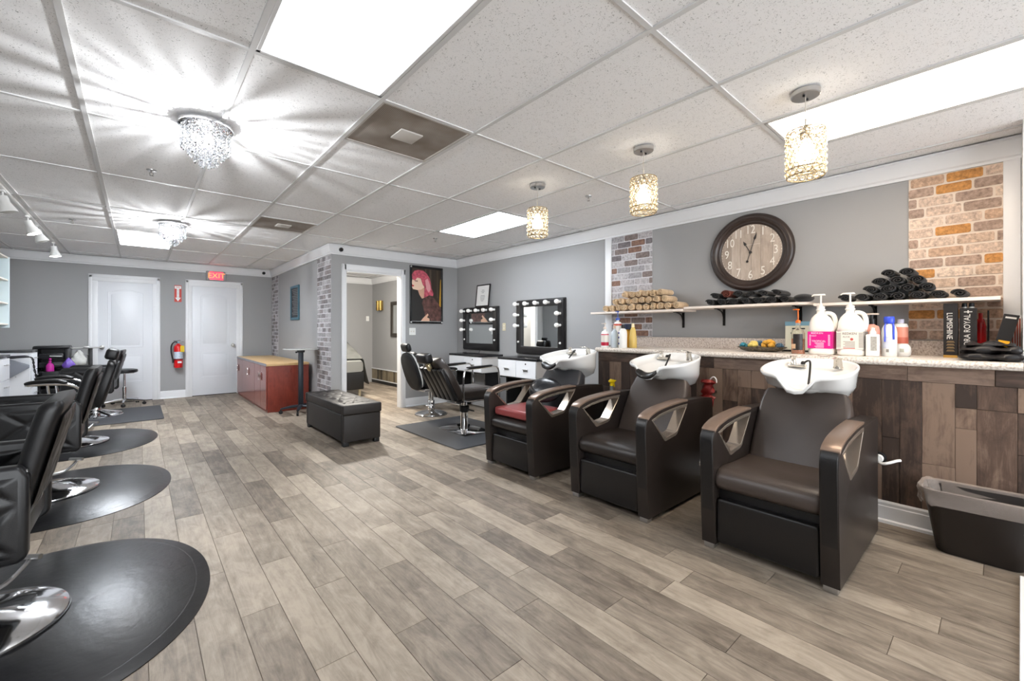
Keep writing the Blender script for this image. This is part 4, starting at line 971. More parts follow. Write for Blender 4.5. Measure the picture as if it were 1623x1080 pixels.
# black trolley with drawers, rail and bags
t = thing('drawer_trolley', 'black salon trolley with open drawers and silver side rail', 'trolley', (-.985, 9.32, 0))
b = new()
for sx in (-1, 1): box(b, (sx * .165 - .028, -.16, .06), (sx * .165 + .028, .16, .985), .012)
box(b, (-.19, -.17, .955), (.19, .17, 1.0), .015); box(b, (-.17, .13, .06), (.17, .15, .97)); box(b, (-.17, -.15, .06), (.17, .15, .09)); obj('frame', b, black_pl, t)
for k in range(6):
    z = .16 + .13 * k; b = new(); box(b, (-.13, -.165 - .012 * (k % 2), z), (.13, .12, z + .075), .012); dw = obj('drawer', b, mat('trolley_drawer', (34, 34, 37), .3), t)
    b = new(); box(b, (-.12, -.18 - .012 * (k % 2), z + .066), (.12, -.16 - .012 * (k % 2), z + .078), .004); obj('drawer_lip', b, mat('trolley_lip', (60, 60, 64), .3), dw)
b = new(); box(b, (-.09, -.20, .845), (.04, -.12, .853), .003, 1, Matrix.Rotation(R(5), 4, 'Y')); obj('paper_foil', b, white_pl, t)
b = new(); tube(b, [(.17, -.05, .955), (.55, -.05, .962)], .011, 10); ball(b, (.175, -.05, .965), .028, 10, 8); box(b, (.33, -.075, .962), (.40, -.03, .985), .006); obj('side_rail', b, chrome_r, t)
b = new(); box(b, (.385, -.02, .10), (.432, .03, .95), .004); obj('rail_post', b, black_pl, t)
b = new(); box(b, (.19, .02, .10), (.40, .13, .84), .02); obj('grey_bin', b, mat('grey_bin_pl', (128, 128, 128), .5), t)
for sx in (-1, 1):
    for sy in (-1, 1):
        b = new(); K = Matrix.Translation((sx * .16, sy * .12, .03)) @ Matrix.Rotation(R(90), 4, 'X'); lathe(b, [(.001, -.012), (.028, -.012), (.03, 0), (.028, .012), (.001, .012)], 14, K); cyl(b, (sx * .16, sy * .12, .03), (sx * .16, sy * .12, .065), .01, n=8); obj('caster', b, black_pl, t)
pk = mat('magenta_plastic', (178, 40, 140), .25)
b = new(); box(b, (-.075, -.06, .45), (.095, .06, .63), .006); o = obj('front_bin', b, mat('dark_box', (30, 30, 32), .5), t); o.location = (-.005, -.235, 0)
b = new()
spray_bottle('spray_bottle', (-.99, 9.08, .6305), R(-70), pk, pk, 'magenta spray bottle in front of the black trolley', .13, .042)
rings = []
for k in range(7):
    z = .16 * k / 6; w = [.05, .062, .066, .06, .05, .03, .012][k]
    rings.append([(w * math.cos(u) + .008 * math.sin(3 * u + k), .6 * w * math.sin(u) + .006 * math.cos(5 * u), z) for u in [2 * math.pi * v / 14 for v in range(14)]])
loft(b, rings); o = tag(obj('purple_pouch', b, mat('purple_film', (112, 84, 176), .3), angle=60), 'small purple pouch hanging beside the trolley rail', 'pouch'); o.location = (-.80, 9.122, .66)
b = new()
rings = []
for k in range(10):
    z = -.26 + .24 * k / 9; w = [.04, .075, .09, .088, .08, .07, .06, .045, .03, .015][k]
    rings.append([(w * math.cos(u) + .010 * math.sin(3 * u + k * 2), .45 * w * math.sin(u) + .008 * math.cos(4 * u + k), z) for u in [2 * math.pi * v / 16 for v in range(16)]])
loft(b, rings); o = tag(obj('plastic_bag', b, mat('frosted_bag', (214, 214, 210), .35, trans=.25, ior=1.1), angle=60), 'clear crumpled plastic bag hanging from the trolley rail', 'bag'); o.location = (-.70, 9.215, .95)

# white drawer stations along the left wall
blk_top = mat('black_laminate_top', (28, 28, 30), .25)
lam_w = mat('white_laminate', (230, 232, 236), .3)
def station(y0, y1, label):
    h = (y1 - y0) / 2; t = thing('drawer_station', label, 'drawer unit', (XL, (y0 + y1) / 2, 0), 0, 'white drawer stations'); d = .62
    b = new(); box(b, (.005, -h, .06), (d, h, .958), .002, 1); obj('carcass', b, lam_w, t)
    b = new(); box(b, (0.0, -h - .01, .958), (d + .02, h + .01, .984), .003); obj('counter_top', b, blk_top, t)
    b = new(); box(b, (.02, -h + .02, 0), (d - .05, h - .02, .06)); obj('plinth', b, black_pl, t)
    for k in range(4):
        z0 = .075 + .22 * k; b = new(); box(b, (d, -h + .004, z0), (d + .018, h - .004, z0 + .212), .002, 1); dw = obj('drawer', b, lam_w, t)
        b = new(); tube(b, [(d + .018, -.05, z0 + .15), (d + .04, -.05, z0 + .15), (d + .04, .05, z0 + .15), (d + .018, .05, z0 + .15)], .005, 6); obj('handle', b, chrome_r, dw)
    b = new()
    for (xx, zz) in ((d - .12, .84), (d - .12, .66), (d - .12, .36)): lathe(b, [(.001, 0), (.006, 0), (.006, .002), (.001, .002)], 8, Matrix.Translation((xx, -h, zz)) @ Matrix.Rotation(R(90), 4, 'X'))
    obj('screw_cap', b, mat('cap_grey', (170, 172, 176), .5), t)
    return t
station(6.25, 6.66, 'nearest white drawer station at the left picture edge')
station(7.88, 8.24, 'farther white drawer station with a curling iron on its side')
# flat iron holder and twisted cord on the station side
t = thing('curling_iron', 'dark curling iron with twisted cord hung on the white station', 'hair tool', (-1.16, 7.832, .905))
b = new(); prism(b, [(-.09, .0), (.13, -.10), (.13, -.135), (-.09, -.30)], 'Y', .004, .034, bev=.003); obj('holder', b, mat('holder_grey', (132, 136, 146), .35), t)
b = new(); tube(b, smooth_path([(-.12, -.01, -.02), (-.07, -.01, -.005), (.0, -.01, .0), (.09, -.01, .005), (.13, -.01, 0)], 4), [.010, .014, .018, .018, .018, .02, .02, .02, .02, .018, .018, .018, .018, .016, .014, .012, .01], 10); obj('barrel', b, mat('iron_black', (40, 40, 46), .3), t)
cp = smooth_path([(.13, -.01, .0), (.16, -.01, -.03), (.175, -.01, -.16), (.21, -.01, -.36), (.25, -.01, -.62)], 10)
b = new()
for ph in (0, math.pi): tube(b, [p + Vector((.006 * math.cos(i * .9 + ph), .006 * math.sin(i * .9 + ph), 0)) for i, p in enumerate(cp)], .0055, 6)
obj('twisted_cord', b, black_pl, t)
# things on the near station
spray_bottle('spray_bottle', (-1.28, 6.56, .984), R(30), mat('green_plastic', (46, 150, 90), .2, trans=.3, ior=1.3), mat('green_trigger', (40, 130, 84), .3), 'green spray bottle on the nearest white station', .11, .034)
t = thing('comb_jar', 'tall dark disinfectant jar with chrome lid on the near station', 'jar', (-1.135, 6.60, .984))
b = new(); lathe(b, [(.001, 0), (.05, 0), (.05, .135), (.001, .135)], 24); obj('glass', b, mat('dark_glass', (52, 56, 58), .08, trans=.3), t)
b = new(); lathe(b, [(.052, .05), (.052, .062), (.050, .062)], 24, None, False, False); lathe(b, [(.001, .134), (.052, .134), (.052, .15), (.03, .162), (.001, .163)], 24); obj('lid', b, chrome_r, t)
b = new(); cyl(b, (0, 0, .16), (0, 0, .18), .006, n=8); ball(b, (0, 0, .188), .013, 10, 8); obj('lid_knob', b, black_pl, t)
t = thing('hair_dryer', 'pale blue grey hair dryer nozzle on the nearest station', 'hair dryer', (-1.17, 6.34, .984))
b = new(); tube(b, smooth_path([(-.16, -.02, .055), (-.08, -.01, .055), (.0, 0, .050), (.07, .0, .040)], 4), [.040, .046, .05, .052, .052, .052, .05, .05, .048, .046, .042, .036, .03], 16); obj('barrel', b, mat('dryer_teal', (158, 176, 180), .35), t)
b = new(); tube(b, [(-.09, -.02, .03), (-.10, -.05, .015), (-.13, -.11, .018)], [.02, .018, .017], 10); obj('handle', b, mat('dryer_grey', (120, 128, 132), .4), t)

# pale wall shelf unit at the left edge
wz0, wz1, wy0, wy1, wd = 1.265, 2.15, 7.30, 8.09, .42
t = thing('wall_shelf_unit', 'pale blue open wall shelf unit at the left picture edge', 'shelf', (XL, (wy0 + wy1) / 2, 0)); wh = (wy1 - wy0) / 2
pale = mat('pale_blue_white', (206, 220, 224), .45)
b = new(); box(b, (0, -wh, wz0), (wd, -wh + .018, wz1), .002, 1); obj('side_panel', b, pale, t)
b = new(); box(b, (0, wh - .018, wz0), (wd, wh, wz1), .002, 1); obj('side_panel', b, pale, t)
b = new(); box(b, (.001, -wh, wz0), (.012, wh, wz1)); obj('back_panel', b, pale, t)
for z in (wz0 + .035, 1.56, 1.85, wz1 - .018):
    b = new(); box(b, (.012, -wh + .018, z), (wd - .01, wh - .018, z + .018), .002, 1); obj('shelf_board', b, mat('shelf_edge', (222, 216, 206), .5), t)
for (yy, xx, r, h, z, lab, capc, body) in ((-.10, .30, .042, .17, wz0 + .053, 'clear bottle with red cap on the wall shelf unit', (196, 70, 54), (176, 190, 200)), (.02, .33, .03, .12, wz0 + .053, 'small grey bottle on the wall shelf unit', (80, 84, 90), (150, 160, 170)), (.05, .30, .045, .09, 1.868, 'dark grey cup on the upper board of the wall shelf unit', (90, 96, 98), (120, 128, 130))):
    q = thing('shelf_bottle', lab, 'bottle', (XL + xx, (wy0 + wy1) / 2 + yy, z))
    b = new(); lathe(b, [(.001, 0), (r, 0), (r, h * .75), (r * .5, h * .9), (r * .5, h), (.001, h)], 18); obj('body', b, mat('shelf_bottle_%d' % int(h * 1000), body, .3), q)
    b = new(); lathe(b, [(.001, h), (r * .6, h), (r * .6, h + .025), (.001, h + .025)], 16); obj('cap', b, mat('shelf_cap_%d' % int(h * 1000), capc, .4), q)
# ================================================================== CLOCK
t = thing('wall_clock', 'large round wall clock with dark frame and wood plank face', 'clock', (XR, 1.487, 1.945))
K = Matrix.Rotation(R(-90), 4, 'Y')
b = new(); lathe(b, [(.255, .004), (.345, .002), (.352, .012), (.350, .030), (.335, .046), (.318, .050), (.306, .044), (.298, .046), (.286, .038), (.280, .026), (.270, .024), (.264, .015), (.255, .012)], 72, K, False, False); obj('frame', b, mat('dark_walnut_clock', (52, 40, 35), .36, var=.3, vscale=4, coat=.1), t)
cw = plank_mat('clock_face_wood', (150, 134, 120), (178, 162, 147), (198, 184, 170), 'Z', rough=.6, bump=.1, gscale=1.5, contrast=.5)
ys = [-.268, -.178, -.085, -.005, .085, .165, .268]
for k in range(6):
    a, c = ys[k] + .001, ys[k + 1] - .001; r = .266
    n = 10; top = [(a + (c - a) * i / n, math.sqrt(max(1e-6, r * r - (a + (c - a) * i / n) ** 2))) for i in range(n + 1)]
    b = new(); prism(b, top + [(y, -z) for y, z in reversed(top)], 'X', -.010, -.004); obj('face_board', b, cw, t)
num_m = mat('clock_numeral', (236, 230, 220), .6)
for h in range(1, 13):
    a = R(30 * h); text('numeral', str(h), .108, num_m, t, face_mX(-.0112, -.205 * math.sin(a), .205 * math.cos(a)) @ Matrix.Diagonal((.78, 1.0, 1, 1)), .0006)
b = new()
for k in range(60):
    a = R(6 * k); r = .0045 if k % 5 == 0 else .0028
    lathe(b, [(.001, .0), (r, 0), (.001, .001)], 8, Matrix.Translation((-.0105, -.248 * math.sin(a), .248 * math.cos(a))) @ K)
obj('minute_dots', b, num_m, t, kind='stuff')
b = new(); box(b, (-.0112, -.08, .070), (-.0105, .06, .072)); obj('maker_line', b, num_m, t)
def hand(name, ang, l, tail, w, x):
    b = new(); pts = [(-.0025, -tail), (.0025, -tail), (.003, l * .62), (w, l * .70), (0, l), (-w, l * .70), (-.003, l * .62)]
    prism(b, pts, 'X', -.001, .001)
    if tail > .05: ball(b, (0, 0, -tail), .011, 10, 8, (.2, 1, 1))
    o = obj(name, b, mat('hand_black', (34, 28, 26), .4), t); o.location = (x, 0, 0); o.rotation_euler = (R(ang), 0, 0); return o
hand('hour_hand', 331, .125, .0, .013, -.014); hand('minute_hand', 17, .185, .085, .010, -.017)
b = new(); lathe(b, [(.001, .010), (.013, .010), (.011, .020), (.001, .021)], 14, K); obj('hub', b, MATS['hand_black'], t)

# ================================================================== TOWELS
def spiral_towel(name, turns, r, ln, m, sx=1.0, sz=1.0, wob=.0, seed=0):
    rnd = random.Random(seed); n = int(turns * 16); th = r / (turns + .6) * .60
    outer, inner = [], []
    for i in range(n + 1):
        a = 2 * math.pi * turns * i / n; rr = r - (r * .86) * i / n; w = 1 + wob * math.sin(a * 1.7 + seed)
        outer.append((rr * w * math.cos(a) * sx, rr * w * math.sin(a) * sz)); q = max(rr - th, .001)
        inner.append((q * w * math.cos(a) * sx, q * w * math.sin(a) * sz))
    b = new(); rings = []
    for x, s in ((0, .93), (.008, 1.0), (ln * .3, 1.02), (ln * .7, 1.0), (ln - .008, .98), (ln, .92)):
        rings.append([(x, p[0] * s, p[1] * s) for p in outer])
    vo = [[b.verts.new(p) for p in ring] for ring in rings]
    vi = [[b.verts.new((rg[0][0], p[0] * .99, p[1] * .99)) for p in inner] for rg in (rings[0], rings[-1])]
    for A, B in zip(vo[:-1], vo[1:]):
        for i in range(n): b.faces.new((A[i], A[i + 1], B[i + 1], B[i]))
    for i in range(n):
        b.faces.new((vo[0][i], vo[0][i + 1], vi[0][i + 1], vi[0][i])); b.faces.new((vo[-1][i], vi[1][i], vi[1][i + 1], vo[-1][i + 1])); b.faces.new((vi[0][i], vi[0][i + 1], vi[1][i + 1], vi[1][i]))
    for k in (0, n):
        b.faces.new([vo[j][k] for j in range(len(vo))] + [vi[1][k], vi[0][k]])
    return b
tan_t = mat('tan_terry', (208, 180, 144), .95, var=.18, vscale=30, bump=.6, bscale=180, sheen=.3)
blk_t = mat('black_terry', (22, 21, 22), .95, var=.3, vscale=20, bump=.6, bscale=160, sheen=.15)
red_t = mat('rust_terry', (98, 50, 40), .95, bump=.6, bscale=160)
def towel_set(m, sx, sz, r, ln):
    out = []
    for s in range(3):
        b = spiral_towel('rolled_towel', 2.3 + .3 * s, r, ln, m, sx, sz, .05, s); bmesh.ops.recalc_face_normals(b, faces=b.faces[:])
        me = bpy.data.meshes.new('rolled_towel'); b.to_mesh(me); b.free(); me.materials.append(m); me.shade_smooth(); me.set_sharp_from_angle(angle=R(60)); out.append(me)
    return out
def put(me, x, y, z, rx, label, group, sc=(1, 1, 1)):
    o = bpy.data.objects.new('rolled_towel', me); C.objects.link(o); o.location = (x, y, z); o.rotation_euler = (rx, 0, random.uniform(-.05, .05)); o.scale = sc
    return tag(o, label, 'towel', group)
rnd = random.Random(3)
tan = towel_set(tan_t, 1, 1, .0385, .21)
zb = 1.441 + .0405
ORD = ['first', 'second', 'third', 'fourth', 'fifth', 'sixth', 'seventh', 'eighth', 'ninth', 'tenth', 'eleventh']
n0 = 11
for k in range(n0):
    lab = 'tan rolled towel, %s from the left in the bottom row on the shelf' % ORD[k]
    put(tan[k % 3], 3.985 + rnd.uniform(0, .02), 2.905 - k * .083, zb, rnd.uniform(0, 6.2), lab, 'tan rolled towels')
for k in range(8):
    put(tan[(k + 1) % 3], 3.985 + rnd.uniform(0, .02), 2.8635 - .083 - k * .083, zb + .070, rnd.uniform(0, 6.2), 'tan rolled towel, %s from the left in the middle row on the shelf' % ORD[k], 'tan rolled towels')
for k in range(6):
    put(tan[(k + 2) % 3], 3.985 + rnd.uniform(0, .02), 2.905 - .249 - k * .083, zb + .140, rnd.uniform(0, 6.2), 'tan rolled towel, %s from the left in the top row on the shelf' % ORD[k], 'tan rolled towels')
blk = towel_set(blk_t, 1.2, .78, .038, .22); rust = towel_set(red_t, 1.2, 1.0, .038, .22)
z2 = 1.459 + .0315
for k in range(7):
    put(blk[k % 3], 3.98 + rnd.uniform(0, .02), 1.745 - k * .099, z2, rnd.uniform(-.3, .3), 'black rolled towel, %s from the left in the bottom row under the clock' % ORD[k], 'black rolled towels under the clock')
put(blk[0], 3.985, 1.6955, z2 + .056, .2, 'black rolled towel left of the rust red one under the clock', 'black rolled towels under the clock')
put(rust[1], 3.975, 1.5965, z2 + .068, .1, 'single rust red rolled towel among the black ones', 'black rolled towels under the clock')
for k in range(4):
    put(blk[(k + 1) % 3], 3.985, 1.4975 - k * .099, z2 + .056 + (.008 if k == 0 else 0), rnd.uniform(-.3, .3), 'black rolled towel in the upper row, %s right of the rust red one' % ORD[k], 'black rolled towels under the clock', (1, 1, 1.15 if k == 0 else .9))
b = new(); ball(b, (0, 0, 0), 1, 24, 14, (.12, .066, .034)); o = tag(obj('folded_towel', b, blk_t), 'black folded towel at the rounded right end of the clock shelf', 'towel'); o.location = (4.06, 1.030, 1.4935)
z3 = 1.443 + .0315; lab3 = ['bottom row', 'second row', 'third row', 'top row']
for r_, (n, y0) in enumerate(((7, .755), (4, .6095), (3, .561), (2, .5125))):
    for k in range(n):
        put(blk[(k + r_) % 3], 3.98 + rnd.uniform(0, .025), y0 - k * .097, z3 + .054 * r_, rnd.uniform(-.10, .10), 'black rolled towel in the pyramid, %s, %s from the left' % (lab3[r_], ORD[k]), 'black towel pyramid', (1, .95, 1))

# ================================================================== COUNTER ITEMS
ZC = 1.0572
def plabel(name, r, z0, z1, a0, a1, m, t, sx=1, sy=1, n=16, eps=.0008):
    b = new(); grid(b, lambda u, v: ((r * sx + eps) * math.cos(R(a0 + (a1 - a0) * u)), (r * sy + eps) * math.sin(R(a0 + (a1 - a0) * u)), z0 + (z1 - z0) * v), n, 1); return obj(name, b, m, t, recalc=False)
def bottle(name, label, cat, x, y, prof, m, sy=1.0, n=24, rz=0, group='bottles and jars on the counter'):
    t = thing(name, label, cat, (x, y, ZC), rz, group)
    b = new(); lathe(b, prof, n, Matrix.Diagonal((1, sy, 1, 1))); obj('body', b, m, t, angle=50); return t
def pump(t, z, m, h=.05, d=-1, rr=.012, ln=.04):
    b = new(); lathe(b, [(.001, z), (rr * 1.3, z), (rr * 1.3, z + .018), (rr * .6, z + .022), (.004, z + .024), (.004, z + h)], 14); box(b, (-.008, -.009, z + h), (.008, .009, z + h + .011), .003); box(b, (-.006, min(0, d * ln) - .001, z + h + .002), (.006, max(0, d * ln) + .001, z + h + .010), .003); obj('pump', b, m, t)
W = white_pl
def pm(n, c, r=.32, **k): return mat(n, c, r, **k)
# left cluster
t = bottle('lotion_bottle', 'white pump bottle with crimson label at the far end of the counter', 'bottle', 3.655, 2.66, [(.001, 0), (.036, 0), (.039, .005), (.039, .145), (.030, .165), (.013, .175), (.013, .19), (.001, .19)], W)
plabel('label_band', .039, .02, .055, 0, 360, pm('crimson_label', (186, 26, 56)), t); plabel('label_stripe', .039, .128, .138, 0, 360, MATS['crimson_label'], t); plabel('label', .039, .06, .125, 0, 360, pm('offwhite_label', (226, 220, 212)), t); pump(t, .19, pm('cream_pump', (222, 208, 196)), .05, 1)
t = bottle('shampoo_bottle', 'pale blue oval bottle second from the far end of the counter', 'bottle', 3.70, 2.575, [(.001, 0), (.042, 0), (.045, .006), (.044, .12), (.038, .155), (.02, .178), (.012, .182), (.012, .20), (.001, .20)], pm('pale_blue_pl', (204, 216, 224), .25), .8)
b = new(); lathe(b, [(.001, .195), (.014, .195), (.012, .225), (.001, .228)], 14); obj('cap', b, pm('beige_cap', (214, 190, 168)), t)
t = bottle('tube_bottle', 'tall white bottle with red band and blue pump behind the others', 'bottle', 3.86, 2.645, [(.001, 0), (.045, 0), (.048, .006), (.046, .24), (.035, .262), (.014, .27), (.014, .285), (.001, .285)], W, .9)
plabel('label_band', .0465, .225, .245, 0, 360, pm('coral_band', (204, 92, 74)), t, 1, .9); pump(t, .285, pm('royal_blue_pl', (52, 84, 176)), .085, 1, .017, .03)
t = bottle('lotion_bottle', 'white rounded bottle with dark blue lettering on the counter', 'bottle', 3.67, 2.455, [(.001, 0), (.043, 0), (.047, .006), (.047, .13), (.043, .17), (.03, .19), (.013, .197), (.001, .198)], W, .8)
b = new(); lathe(b, [(.001, .195), (.016, .195), (.016, .232), (.001, .233)], 14); obj('cap', b, black_pl, t)
for k, z in enumerate((.15, .105, .045)): 
    b = new(); ball(b, (-.0445, .018, z), .011, 10, 8, (.25, .7, 1)); obj('blue_mark', b, pm('navy_ink', (40, 60, 130)), t)
t = bottle('amber_bottle', 'amber bottle with navy cap behind the yellow one', 'bottle', 3.84, 2.50, [(.001, 0), (.040, 0), (.042, .006), (.042, .16), (.030, .185), (.02, .19), (.001, .19)], pm('amber_pl', (206, 150, 36), .2))
b = new(); lathe(b, [(.001, .185), (.05, .185), (.05, .235), (.044, .242), (.001, .243)], 24); obj('cap', b, pm('navy_cap', (36, 42, 66)), t)
t = bottle('yellow_bottle', 'slim pale yellow bottle with pale cap on the counter', 'bottle', 3.79, 2.418, [(.001, 0), (.036, 0), (.039, .005), (.038, .09), (.027, .18), (.016, .205), (.014, .21), (.001, .21)], pm('pale_yellow_pl', (226, 196, 112), .25, trans=.15))
b = new(); lathe(b, [(.001, .208), (.016, .208), (.013, .245), (.001, .247)], 14); obj('cap', b, pm('cream_cap', (236, 222, 178)), t)

# decorative tray
t = thing('decorative_tray', 'oval dark mosaic tray of blue and yellow paper flowers', 'tray', (3.93, 1.295, ZC))
b = new(); lathe(b, [(.001, 0), (.10, 0), (.15, .012), (.182, .040), (.186, .041), (.178, .032), (.145, .018), (.10, .008), (.001, .008)], 36, Matrix.Diagonal((.62, 1, 1, 1))); obj('dish', b, mat('mosaic_glaze', (96, 88, 74), .25, var=.7, vscale=70), t)
def flower(x, y, z, r, m, seed, nm):
    b = new(); rd = random.Random(seed)
    for k in range(16):
        a, e = rd.uniform(0, 6.28), rd.uniform(-.2, 1.4); d = Vector((math.cos(a) * math.cos(e), math.sin(a) * math.cos(e), math.sin(e)))
        ball(b, Vector((x, y, z)) + d * r * .62, r * .45, 8, 6, (1, 1, .8))
    obj(nm, b, m, t)
tq, yl, orx, bl = pm('turquoise_paper', (60, 140, 160), .6), pm('lemon_paper', (222, 200, 110), .6), pm('gold_paper', (222, 166, 60), .6), pm('slate_blue_paper', (80, 112, 140), .6)
flower(-.02, .13, .045, .032, tq, 1, 'turquoise_flower'); flower(-.03, .05, .05, .042, yl, 2, 'yellow_flower'); flower(.02, .02, .058, .035, bl, 5, 'blue_flower'); flower(-.02, -.06, .055, .052, orx, 3, 'gold_flower'); flower(.01, -.13, .045, .030, bl, 4, 'blue_flower')
b = new(); ball(b, (.02, .09, .03), .025, 10, 8); ball(b, (.03, -.02, .03), .03, 10, 8); ball(b, (.0, -.10, .03), .028, 10, 8); obj('pebbles', b, pm('dark_pebble', (52, 44, 40), .4), t, kind='stuff')
# cream box with blue top on a black tray
t = thing('cream_box', 'cream carton with pale blue top edge behind the gallon jugs', 'box', (4.155, .985, ZC))
b = new(); box(b, (-.045, -.19, .014), (.045, .19, .215), .002, 1); obj('carton', b, pm('cream_card', (216, 216, 198), .6), t)
b = new(); box(b, (-.0465, -.1915, .215), (.0465, .1915, .25), .002, 1); obj('blue_edge', b, pm('blue_card', (126, 168, 190), .6), t)
b = new(); box(b, (-.047, .05, .185), (-.0445, .14, .196)); box(b, (-.047, .10, .150), (-.0445, .15, .158)); obj('printed_marks', b, black_pl, t)
b = new(); box(b, (-.07, -.21, 0), (.065, .21, .014), .003); obj('black_tray', b, black_pl, t)
# orange oil bottle
t = thing('oil_bottle', 'clear pump bottle half filled with amber oil and orange pump', 'bottle', (3.765, .992, ZC), 0, 'bottles and jars on the counter')
b = new(); lathe(b, [(.001, 0), (.041, 0), (.043, .004), (.043, .155), (.036, .178), (.016, .19), (.016, .232), (.001, .232)], 24); obj('glass', b, mat('clear_bottle', (232, 228, 214), .06, trans=.85, ior=1.3), t)
b = new(); lathe(b, [(.001, .003), (.039, .003), (.0405, .006), (.0405, .115), (.001, .115)], 24); obj('oil', b, pm('amber_oil', (206, 98, 20), .15, trans=.25), t)
plabel('label', .0433, .03, .15, 150, 235, pm('dark_label', (40, 34, 32), .4, var=.5, vscale=40), t)
b = new(); box(b, (-.0455, .005, .04), (-.0438, .03, .075), .0005, 1, Matrix.Rotation(R(0), 4, 'Z')); obj('label_mark', b, pm('label_tan', (196, 160, 128)), t)
pump(t, .232, pm('orange_pump', (226, 106, 30), .25), .095, 1, .013, .03)
# gallon jugs
def jug(x, y, label, lab_m, band):
    t = thing('gallon_jug', label, 'jug', (x, y, ZC), 0, 'bottles and jars on the counter'); jm = pm('milk_plastic', (236, 232, 224), .35)
    b = new(); rings = []
    for (w, z, sh) in ((.066, 0, 0), (.074, .004, 0), (.077, .012, 0), (.077, .035, 0), (.075, .04, 0), (.075, .172, 0), (.077, .178, 0), (.077, .20, 0), (.070, .235, .004), (.055, .268, .008), (.036, .29, .010), (.024, .302, .010), (.023, .325, .010)):
        rings.append([(p[0], p[1] + sh, z) for p in rrect(-w, -w, w, w, min(w * .62, .045) if z < .2 else w * .8, 5)])
    loft(b, rings); obj('body', b, jm, t, angle=50)
    b = new(); tube(b, smooth_path([(0, -.018, .302), (0, -.045, .300), (0, -.067, .282), (0, -.078, .235), (0, -.070, .185)], 5), .0125, 10, flat=1.15); obj('handle', b, jm, t, angle=60)
    b = new(); box(b, (-.0765, -.073, .046), (-.0748, .073, .168), .0004, 1); lb = obj('label', b, lab_m, t)
    b = new(); box(b, (-.0745, -.0765, .046), (.0745, -.0748, .168), .0004, 1); obj('label_side', b, lab_m if band else pm('grey_print', (150, 148, 144), .5, var=.25, vscale=80), t)
    b = new(); lathe(b, [(.001, .322), (.029, .322), (.029, .33), (.024, .334), (.024, .352), (.011, .356), (.011, .365), (.0055, .367), (.0055, .435), (.001, .435)], 18, Matrix.Translation((0, .010, 0))); prism(b, [(-.018, .436), (.055, .445), (.06, .438), (.056, .432), (-.016, .43)] if False else [(-.02, .432), (.05, .434), (.062, .426), (.064, .432), (.05, .444), (-.016, .444)], 'X', -.011, .011, bev=.003, M=Matrix.Translation((0, .002, .0))); obj('pump', b, jm, t)
    return t
j1 = jug(3.81, .852, 'white gallon jug with hot pink label and pump', pm('hot_pink_label', (214, 22, 132), .4), True)
j2 = jug(3.82, .683, 'white gallon jug with plain pale label and pump', pm('pale_label', (228, 222, 212), .45), False)
j2.rotation_euler = (0, 0, R(0))
pinkw = pm('pink_white_print', (244, 214, 230), .5); dk = pm('brown_print', (92, 78, 72), .5); rd_ = pm('red_print', (196, 86, 80), .5)
def lines(t, rows, m, x=-.0772):
    b = new()
    for (y0, y1, z, h) in rows: box(b, (x, y0, z), (x + .0012, y1, z + h))
    obj('print_lines', b, m, t, kind='stuff')
text('print', 'REDKEN', .019, pinkw, j1, face_mX(-.0770, .015, .156) @ Matrix.Diagonal((1, .9, 1, 1)), .0003)
text('print', 'MINT', .014, pinkw, j1, face_mX(-.0770, .035, .136), .0003)
text('print', 'TROPICAL', .018, pinkw, j1, face_mX(-.0770, .005, .098), .0003)
lines(j1, [(-.025, .03 - .006 * (k % 3), .084 - .008 * k, .003) for k in range(5)] + [(.052, .062, .14 - .009 * k, .004) for k in range(9)] + [(-.062, -.05, .14 - .009 * k, .004) for k in range(9)], pinkw)
text('print', 'REDKEN', .021, dk, j2, face_mX(-.0770, .0, .153), .0003); text('print', 'ALOE', .016, dk, j2, face_mX(-.0770, .018, .131), .0003)
lines(j2, [(-.03, .035 - .01 * (k % 2), .096 - .009 * k, .0028) for k in range(5)], dk); lines(j2, [(-.03, .035, .05, .005)], rd_)
lines(j2, [(.048, .071, .155 - .0075 * k, .004) for k in range(14)], pm('grey_print2', (150, 146, 140), .5)); lines(j2, [(-.072, -.05, .155 - .0075 * k, .004) for k in range(14)], MATS['grey_print2'])
b = new(); ball(b, (-.077, -.012, .115), .009, 10, 8, (.1, 1, 1)); obj('print_flower', b, rd_, j2)
# square white pump
t = thing('soap_dispenser', 'small square white soap dispenser beside the second jug', 'bottle', (3.785, .566, ZC), 0, 'bottles and jars on the counter')
b = new(); box(b, (-.032, -.034, 0), (.032, .034, .150), .008, 3); obj('body', b, W, t); b = new(); box(b, (-.0336, -.026, .04), (-.0318, .006, .135)); obj('label', b, pm('grey_print3', (168, 166, 160), .5, var=.2, vscale=90), t)
b = new(); lathe(b, [(.001, .148), (.018, .148), (.018, .165), (.014, .172), (.010, .182), (.012, .192), (.001, .196)], 16); obj('cap', b, pm('pale_cap', (226, 224, 222)), t)
# pink pump behind
t = bottle('pink_bottle', 'pale pink bottle with black pump behind the soap dispenser', 'bottle', 4.02, .607, [(.001, 0), (.044, 0), (.047, .006), (.047, .17), (.040, .205), (.018, .218), (.018, .225), (.001, .225)], pm('salmon_pl', (224, 158, 142), .3))
b = new(); lathe(b, [(.001, .222), (.021, .222), (.021, .258), (.012, .262), (.010, .29), (.001, .29)], 16); obj('collar', b, black_pl, t); b = new(); box(b, (-.012, -.04, .288), (.012, .045, .300), .004); obj('pump_head', b, pm('beige_pump', (214, 198, 186)), t)
